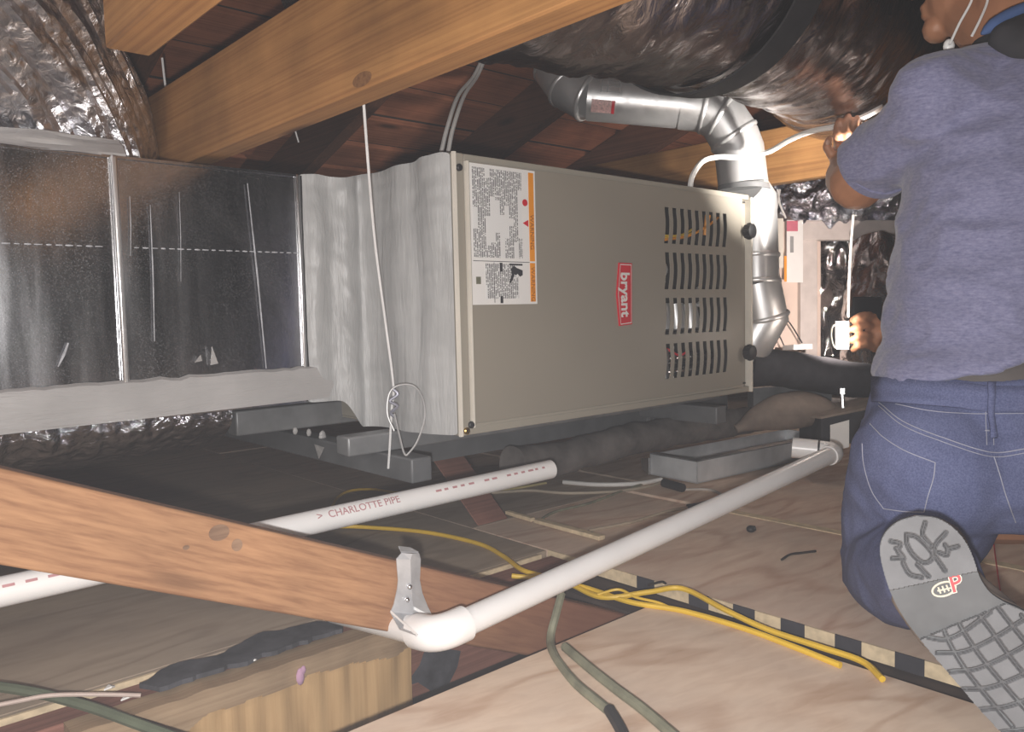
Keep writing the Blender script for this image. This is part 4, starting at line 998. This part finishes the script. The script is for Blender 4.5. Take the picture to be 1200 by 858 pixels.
# shirt
def wrinkle(amp, sc, drag=V((0,0,0))):
    def f(p, n):
        q = V((p.x*sc, p.y*sc, p.z*sc*1.9)) + drag*p.z
        a = noise.noise(q); b = noise.noise(q*2.3+V((5,3,1)))
        return amp*(1-abs(a)*2)*.6 + amp*.4*b
    return f
sh_ = MB(); TL = (RR + ZZ*.26).normalized()
def rc(px, py, t): return dp(px, py, t)
sh_.loft([(rc(1168,411,1.105), .166,.130,TL,U,2.3), (rc(1170,397,1.105), .165,.128,TL,U,2.3), (rc(1176,370,1.11), .156,.122,TL,U,2.3), (rc(1187,310,1.115), .153,.122,RR,U,2.4),
          (rc(1202,230,1.12), .160,.125,RR,U,2.5), (rc(1213,170,1.125), .168,.122,RR,U,2.5), (rc(1222,118,1.13), .155,.105,RR,U,2.5), (rc(1222,85,1.135), .125,.085,RR,U,2.2), (rc(1218,60,1.14), .085,.07,RR,U,2)], 40)
hemL = shoL*.26+elbL*.74
sh_.chain([(dp(1112,122,1.11), .062), (shoL*.98+elbL*.02, .053), (shoL*.55+elbL*.45, .052)], 20); sh_.tube([shoL*.55+elbL*.45, hemL], [.052,.057], 24)
sh_.chain([(dp(1340,125,1.13), .074), (shoR, .07), (shoR*.5+elbR*.5, .066)], 20); sh_.tube([shoR*.5+elbR*.5, shoR*.35+elbR*.65], [.066,.07], 24)
for a, b, ra, rb in ((neck0-ZZ*.02, shoL+ZZ*.012, .055, .055), (neck0-ZZ*.02, shoR+ZZ*.012, .055, .055)): sh_.cap(a, ra, b, rb, 16)
def swr(p, n):
    z = p.z
    e = .0055*noise.noise(V((p.x*9+z*11, p.y*9, z*7+3))) + .0075*(.5-abs(noise.noise(V((p.x*9-z*14, p.y*9-z*6, z*9))))*2) + .003*(.5-abs(noise.noise(V((p.x*22+z*26, p.y*22, z*18))))*2)
    hem = .004*noise.noise(V((p.x*14,p.y*14,z*24+9))) if z < .48 else 0
    return e + hem
fuse('t_shirt', sh_, M['shirt'], wk, .0055, 8, swr)
hn = MB(); ax2 = (elbL-shoL).normalized(); hn.tube([hemL-ax2*.014, hemL-ax2*.012, hemL+ax2*.001, hemL+ax2*.002], [.0555,.058,.0585,.056], 32)
obj('sleeve_hem', hn, M['shirt'], wk, smooth=True)
nk = MB(); nkc = neck0+ZZ*.012
nk.loft([(nkc-ZZ*.035-RR*.0, .094,.078,RR,U,2), (nkc-ZZ*.0, .082,.072,RR,U,2), (nkc+ZZ*.02, .072,.066,RR,U,2)], 32)
obj('neck_gaiter', nk, M['darkcloth'], wk, smooth=True, label='black cloth round the neck')
# black yoke behind the right of the neck with blue collar edge
yk = MB(); yc = [dp(*q) for q in ((1148,52,1.045),(1175,28,1.05),(1215,8,1.06),(1260,30,1.05),(1270,90,1.02),(1215,82,1.0),(1188,66,1.015))]
fuse('dark_hood', MB().cap(dp(1195,52,1.07), .028, dp(1260,75,1.07), .045).cap(dp(1180,45,1.075), .024, dp(1250,25,1.1), .035), M['darkcloth'], wk, .006, 6, label='black hood cloth lying behind the neck')
obj('blue_collar', MB().tube(smooth_path([dp(1150,40,1.085), dp(1172,24,1.08), dp(1196,12,1.08), dp(1230,2,1.09)], 8), [.002,.004,.006,.007,.008]+[.009]*20, 10), plain('blue_collar_rib', (.06,.11,.26), .9), wk, smooth=True, label='blue collar edge')
for pts in (((1143,-20,1.125),(1138,2,1.12),(1124,28,1.12),(1113,52,1.12)), ((1160,-20,1.1),(1157,2,1.095),(1149,22,1.085),(1139,42,1.08))):
    obj('mask_string', MB().tube(smooth_path([dp(*q) for q in pts], 6), .0018, 7), M['cleanwhite'], wk, smooth=True, label='white face mask string')
obj('mask_edge', MB().ball(dp(1112,54,1.13), (.008,.006,.010), 12, (RR,U,ZZ)), M['cleanwhite'], wk, smooth=True, label='white mask edge under the chin')
us = MB(); us.loft([(dp(1165,404,1.10), .110,.070,RR,U,2.3), (dp(1165,420,1.10), .138,.098,RR,U,2.3), (dp(1165,446,1.10), .150,.112,RR,U,2.3)], 40)
obj('undershirt', us, plain('grey_brown_undershirt', (.13,.115,.11), .9, var=.1), wk, smooth=True, label='strip of grey undershirt above the waistband')
# jeans
je = MB()
je.loft([(dp(1165,436,1.10), .152,.112,RR,U,2.3), (dp(1165,470,1.10), .160,.118,RR,U,2.3), (dp(1166,520,1.095), .172,.132,RR,U,2.3), (dp(1168,565,1.10), .170,.135,RR,U,2.2), (dp(1170,600,1.11), .14,.11,RR,U,2)], 40)
je.ball(dp(1092,545,1.07), (.098,.105,.105), 24, (RR,U,ZZ)); je.ball(dp(1250,545,1.09), (.098,.105,.105), 24, (RR,U,ZZ))
je.chain([(dp(1085,570,1.10), .100), (dp(1068,620,1.15), .092), (kneeL+ZZ*.005, .074), (dp(1068,672,1.04), .070), (dp(1092,676,.92), .052)], 24)
je.chain([(dp(1265,560,1.12), .100), (dp(1310,620,1.16), .088), (kneeR, .070), (kneeR*.6+ankR*.4, .064), (kneeR*.2+ankR*.8, .055)], 24)
def jw(p, n):
    z = p.z; fold = .004 if z < .28 else .0018
    return fold*(1-2*abs(noise.noise(V((p.x*13+z*9, p.y*13, z*17))))) + .0012*noise.noise(p*40)
jeo = fuse('jeans', je, M['denim'], wk, .0055, 7, jw)
rb_ = MB(); rb_.chain([(ankR, .045), (dp(1400,800,.84), .04), (dp(1450,860,.80), .044), (dp(1490,900,.79), .042)], 18)
fuse('right_boot', rb_, M['suede'], wk, .006, 5)
# stitching, pocket, belt loop and waistband follow the cloth
bpy.context.view_layer.update()
from mathutils.bvhtree import BVHTree
_jm = jeo.data; BV = BVHTree.FromPolygons([v.co.copy() for v in _jm.vertices], [tuple(p.vertices) for p in _jm.polygons])
def drape(px, py, lift=.001):
    h = BV.ray_cast(CAM, ray(px, py).normalized())
    return (h[0] + h[1]*lift) if h[0] is not None else dp(px, py, 1.0)
def seam_line(name, pts, r, m, n=10):
    r = r*.48; q = []
    for a, b in zip(pts, pts[1:]):
        for k in range(n): q.append((a[0]+(b[0]-a[0])*k/n, a[1]+(b[1]-a[1])*k/n))
    q.append(pts[-1])
    obj(name, MB().tube([drape(*p) for p in q], r, 6), m, jeo, smooth=True)
def dense(pts):
    return [(p.x, p.y) for p in smooth_path([V((a, b, 0)) for a, b in pts], 5)]
seam_line('pocket_stitching', dense([(1020,497),(1035,512),(1060,528),(1096,542)]) + dense([(1096,542),(1094,560),(1088,580),(1083,600)]) + dense([(1083,600),(1060,599),(1036,596)]) + dense([(1036,596),(1022,575),(1013,545),(1011,520)]), .0013, M['stitch'], 2)
seam_line('yoke_stitching', dense([(1028,470),(1060,495),(1110,515),(1160,530),(1200,526),(1250,516)]), .0014, M['stitch'], 2)
seam_line('yoke_stitching', dense([(1030,476),(1060,500),(1110,520),(1160,535),(1200,531),(1250,521)]), .0012, M['stitch'], 2)
seam_line('back_seam', dense([(1164,535),(1172,560),(1180,585),(1190,612)]), .0014, M['stitch'], 2)
wb = []
for py, off in ((449,.006),(481,.006)): pass
def patch(name, rows, m, lift=.004):
    vs = []; n = len(rows[0])
    for r_ in rows: vs += [drape(*p, lift=lift) for p in r_]
    mb = MB().add(vs, [(j*n+i, j*n+i+1, (j+1)*n+i+1, (j+1)*n+i) for j in range(len(rows)-1) for i in range(n-1)])
    o = obj(name, mb, m, jeo, smooth=True); s_ = o.modifiers.new('t', 'SOLIDIFY'); s_.thickness = .003; return o
patch('waistband', [[(1026+i*14, y0-1+(i*1.1 if i < 10 else 11)) for i in range(18)] for y0 in (444,455,465,474)], M['denim'])
patch('belt_loop', [[(x, y) for x in (1155,1159,1163)] for y in (452,465,478,490,504,518)], M['denim'], .009)
seam_line('waistband_stitching', dense([(1050,474),(1090,482),(1130,485),(1170,485),(1250,484)]), .0011, M['stitch'], 2)
seam_line('loop_stitching', dense([(1155,470),(1155,495),(1156,522)]), .0011, M['stitch'], 2); seam_line('loop_stitching', dense([(1164,470),(1164,495),(1164,522)]), .0011, M['stitch'], 2)
seam_line('loop_tack', [(1154,505),(1166,505)], .002, M['stitch'], 4)
# ---- boot on the left foot: sole faces the camera, toes tucked on the floor
def sd_depth(px, py): return .80 - (py-640)*.0001 - (px-1090)*.0003
def sp(px, py, lift=0): return dp(px, py, sd_depth(px, py)) - sn*lift
_a, _b, _cc = [dp(*q, sd_depth(*q)) for q in ((1080,640),(1180,640),(1080,840))]
sn = (_b-_a).cross(_cc-_a).normalized()
if sn.dot(FW) < 0: sn = -sn
outl = [(1074,604),(1052,611),(1036,626),(1031,645),(1036,672),(1046,700),(1062,728),(1082,754),(1104,780),(1128,808),(1154,838),(1182,866),(1215,890),(1250,900),(1282,890),(1300,862),(1300,828),(1284,792),(1258,760),(1228,734),(1200,716),(1178,706),(1160,694),(1148,676),(1141,655),(1132,636),(1118,619),(1098,607)]
ol = [(p.x, p.y) for p in smooth_path([V((a,b,0)) for a, b in outl+[outl[0]]], 4)][:-1]
def inside(x, y):
    c = False; j = len(ol)-1
    for i in range(len(ol)):
        (xi, yi), (xj, yj) = ol[i], ol[j]
        if (yi > y) != (yj > y) and x < (xj-xi)*(y-yi)/(yj-yi)+xi: c = not c
        j = i
    return c
bt_ = thing('work_boot', 'worn grey-soled work boot on the kneeling left foot, sole to the camera', 'boot', tuple(sp(1240,890)))
sole = MB(); sole.prism([sp(x, y, 0) for x, y in ol], sn*.028)
obj('midsole', sole, M['shank'], bt_, label='dark boot sole base')
grooves = [dense(g) for g in (
    [(1044,634),(1055,637),(1052,645),(1059,654)],[(1046,654),(1058,653)],[(1050,642),(1058,652)],
    [(1062,626),(1074,629),(1088,642),(1093,652),(1084,659),(1072,652),(1063,638),(1062,626)],[(1084,612),(1081,626),(1090,638)],[(1093,652),(1096,638),(1108,624)],
    [(1096,652),(1107,668)],[(1075,661),(1088,675)],[(1107,638),(1110,643),(1109,650),(1100,647)],[(1110,643),(1122,640)],[(1058,659),(1066,672),(1080,676)],
    [(1088,746),(1108,748),(1130,738),(1160,716)],[(1098,764),(1130,762),(1165,746),(1200,724)],[(1112,786),(1145,782),(1185,764),(1225,740)],[(1126,806),(1160,804),(1205,786),(1250,764)],[(1146,830),(1180,826),(1225,810),(1275,790)],[(1172,856),(1205,852),(1250,836),(1295,815)],
    [(1118,718),(1128,738),(1150,770),(1180,806),(1215,846),(1240,880)],[(1142,714),(1158,734),(1184,770),(1214,806),(1250,850)],[(1168,710),(1190,738),(1220,774),(1252,806),(1285,846)],[(1104,732),(1112,752),(1130,782),(1156,815),(1186,850)],[(1196,720),(1220,748),(1252,784),(1290,820)])]
def gd(x, y):
    b = 9e9
    for g in grooves:
        for (x0, y0), (x1, y1) in zip(g, g[1:]):
            dx_, dy_ = x1-x0, y1-y0; l2 = dx_*dx_+dy_*dy_
            t = max(0, min(1, ((x-x0)*dx_+(y-y0)*dy_)/l2)) if l2 else 0
            d2 = (x-x0-dx_*t)**2+(y-y0-dy_*t)**2
            if d2 < b: b = d2
    return math.sqrt(b)
def in_shank(x, y):                          # smooth waist between heel and forefoot
    u = (y - 672) + (x-1090)*-.32; return (y > 690-(x-1050)*.22) and (y < 752-(x-1070)*.42)
tr = MB(); st_ = 1.25; cells = {}; gx0, gy0 = 1024, 598
nxg, nyg = int((1306-gx0)/st_), int((906-gy0)/st_)
def gv(i, j):
    if (i, j) not in cells:
        x, y = gx0+i*st_, gy0+j*st_; d_ = gd(x, y)
        q_ = max(0, min(1, (d_-.9)/2.4)); h = .0055*q_*q_*(3-2*q_)
        if in_shank(x, y): h = .0012
        cells[(i, j)] = len(tr.v); tr.v.append(tuple(sp(x, y, .0004+h)))
    return cells[(i, j)]
for i in range(nxg):
    for j in range(nyg):
        x, y = gx0+(i+.5)*st_, gy0+(j+.5)*st_
        if inside(x, y) and inside(x-st_*.5, y) and inside(x+st_*.5, y) and inside(x, y-st_*.5) and inside(x, y+st_*.5):
            tr.f.append((gv(i,j), gv(i+1,j), gv(i+1,j+1), gv(i,j+1)))
            tr.mi.append(2 if in_shank(x, y) else (1 if gd(x, y) < 1.5 else 0))
obj('tread', tr, [M['sole'], M['groove'], M['shank']], bt_, smooth=True, label='grey lugged tread of the sole')
# oval emblem with a red P
ec = (1106,690)
def em(dx_, dy_, l=.003): 
    c, s_ = math.cos(-.28), math.sin(-.28); return sp(ec[0]+dx_*c-dy_*s_, ec[1]+dx_*s_+dy_*c, l)
rg = MB().tube([em(14*math.cos(a), 8*math.sin(a)) for a in [2*PI*i/28 for i in range(29)]], .0011, 6)
for k_ in (-6,-1,4): rg.tube([em(k_,-4), em(k_+1,4)], .0009, 5)
rg.tube([em(-8,0), em(8,1)], .0008, 5)
obj('oval_emblem', rg, plain('cream_emblem', (.7,.66,.55), .6), bt_, smooth=True, label='cream oval emblem on the boot sole')
ux = (em(20,0)-em(0,0)).normalized(); uy = (em(0,-20)-em(0,0)).normalized()
text('emblem_letter', 'P', .023, em(15,-2,.0034), ux, uy, plain('cream_letter', (.75,.68,.6), .6), bt_, bold=.0011, depth=.0003)
text('emblem_letter', 'P', .023, em(15,-2,.0042), ux, uy, plain('emblem_red', (.6,.07,.08), .6), bt_, bold=.0002, depth=.0004)
# upper of the boot: lofted behind the sole, leading back to the ankle
upb = MB(); sx_ = (dp(1180,640,.80)-dp(1080,640,.80)).normalized()
def ctr(px, py, back): return sp(px, py) + sn*back
upb.ball(ctr(1095,648,.05), (.030,.03,.036), 20); upb.chain([(ctr(1096,652,.05), .030), (ctr(1122,700,.055), .032), (ctr(1185,770,.065), .042), (ctr(1240,830,.065), .040)], 20)
upb.chain([(ctr(1102,655,.06), .030), (ctr(1104,652,.11), .034)], 18)
upb.prism([sp(1078+(x-1078)*.97+3, 604+(y-604)*.985, 0)+sn*.022 for x, y in ol], sn*.02)
upb.cap(sp(1058,706)+sn*.026, .012, sp(1092,752)+sn*.026, .013)
fuse('upper', upb, M['suede'], bt_, .005, 6, label='tan leather boot upper')
# ---- second worker, mostly hidden, holding out a phone
w2 = thing('person', 'second person hidden behind the blue T-shirt, only a hand holding a phone showing', 'person', tuple(on(1170,590,'Z',0)))
t0, t1, hd2 = dp(1185,470,2.2), dp(1185,285,2.15), dp(1180,170,2.12)
b2 = MB(); f2 = (-RR*.8 - U*.3).normalized(); r2 = f2.cross(ZZ)
b2.loft([(t0-ZZ*.02, .12,.15,f2,r2,2.2), (t0*.5+t1*.5, .11,.15,f2,r2,2.2), (t1, .10,.16,f2,r2,2.2), (t1+ZZ*.05, .06,.07,f2,r2,2)], 28)
b2.chain([(t1+ZZ*.03, .055), (hd2-ZZ*.04, .05)]); head_mb(b2, hd2, f2, r2)
s2 = t1+r2*-.15; w2r = dp(1040,398,1.86); e2 = dp(1095,400,1.98)
b2.chain([(dp(1130,315,2.05), .055), (e2, .045), (w2r, .028)])
b2.chain([(dp(1240,315,2.2), .055), (dp(1250,420,2.2), .045), (dp(1220,470,2.1), .03)])
for sgn in (-1,1):
    b2.chain([(t0+r2*.09*sgn, .085), (t0+f2*.28+r2*.1*sgn-ZZ*.02, .06), (V(((t0+f2*.1).x, (t0+f2*.1).y, .06))+r2*.11*sgn, .045)])
b2.cap(w2r, .028, dp(1028,392,1.84), .03); b2.cap(dp(1024,378,1.84), .018, dp(1026,404,1.84), .018)
for i, (y0, xt) in enumerate(((371,999),(383,995),(395,996),(406,1000))):
    finger(b2, [dp(1026,y0+1,1.84), dp(1014,y0-2,1.805), dp(1006,y0,1.80), dp(xt,y0+4,1.815)], .0095, .0078)
finger(b2, [dp(1030,376,1.85), dp(1024,366,1.87), dp(1014,362,1.88)], .012, .009)
fuse('body', b2, M['skin'], w2, .0040, 2)
ov = MB(); ov.loft([(t0-ZZ*.06, .135,.165,f2,r2,2.3), (t0*.5+t1*.5, .125,.165,f2,r2,2.3), (t1+ZZ*.0, .115,.175,f2,r2,2.3), (t1+ZZ*.05, .07,.08,f2,r2,2)], 28)
ov.chain([(dp(1130,315,2.05), .068), (e2, .058), (dp(1062,400,1.91), .046)]); ov.chain([(dp(1240,315,2.2), .066), (dp(1250,420,2.2), .056), (dp(1228,460,2.12), .044)])
fuse('dark_jacket', ov, M['darkcloth'], w2, .008, 5)
ov = MB()
for sgn in (-1,1): ov.chain([(t0+r2*.09*sgn, .1), (t0+f2*.28+r2*.1*sgn-ZZ*.02, .075), (V(((t0+f2*.1).x, (t0+f2*.1).y, .075))+r2*.11*sgn, .06)])
fuse('dark_trousers', ov, M['darkcloth'], w2, .008, 5)
hr = MB(); hr.ball(hd2-f2*.012+ZZ*.045, (.081,.098,.085), 20, (r2, f2, ZZ)); fuse('hair', hr, M['hair'], w2, .008, 3)
# phone and lamp in that hand
ph = thing('phone', 'dark phone upright in the outstretched hand behind the worker', 'phone', tuple(dp(1012,400,1.83)))
pe = (dp(1034,400,1.83)-dp(1000,400,1.83)); pz = dp(1000,346,1.83)-dp(1000,400,1.83)
obj('phone_case', MB().obox(dp(1000,402,1.825), pe, pz, FW*.009), M['phoneblack'], ph, bevel=.003)
obj('phone_screen', MB().obox(dp(1000,402,1.825)+pe*.06+pz*.05+FW*.0093, pe*.88, pz*.9, FW*.0005), M['inside'], ph)
lt = thing('work_light', 'glowing white lamp with wire handle beside the phone hand', 'lamp', tuple(dp(987,412,1.79)))
obj('glowing_tube', MB().tube([dp(987,409,1.79), dp(987,377,1.79)], .0135, 16), M['glow'], lt, smooth=True)
obj('wire_handle', MB().tube(smooth_path([dp(983,381,1.79), dp(976,382,1.79), dp(974,393,1.79), dp(977,406,1.79), dp(983,409,1.79)], 6), .002, 6), M['cream'], lt, smooth=True)
lamp('phone_torch', 'SPOT', dp(985,388,1.87), 30, .012, (1,.86,.78), dp(930,325,2.75), math.radians(95))
# flashlight in the worker's right hand, hidden by his chest, throwing the bright pool on the flue
fq = dp(1122,232,1.50); ft = dp(880,165,1.86); fd_ = (ft-fq).normalized()
hl = thing('flashlight', 'flashlight held in front of the kneeling worker chest, lighting the flue', 'lamp', tuple(fq))
obj('torch_body', MB().tube([fq-fd_*.11, fq-fd_*.03, fq-fd_*.012, fq], [.013,.013,.019,.019], 16), M['black'], hl, smooth=True)
obj('torch_lens', MB().tube([fq, fq+fd_*.002], .016, 16), M['glow'], hl, smooth=True)
lamp('torch_beam', 'SPOT', fq+fd_*.006, 34, .012, (1,.94,.88), ft, math.radians(62))
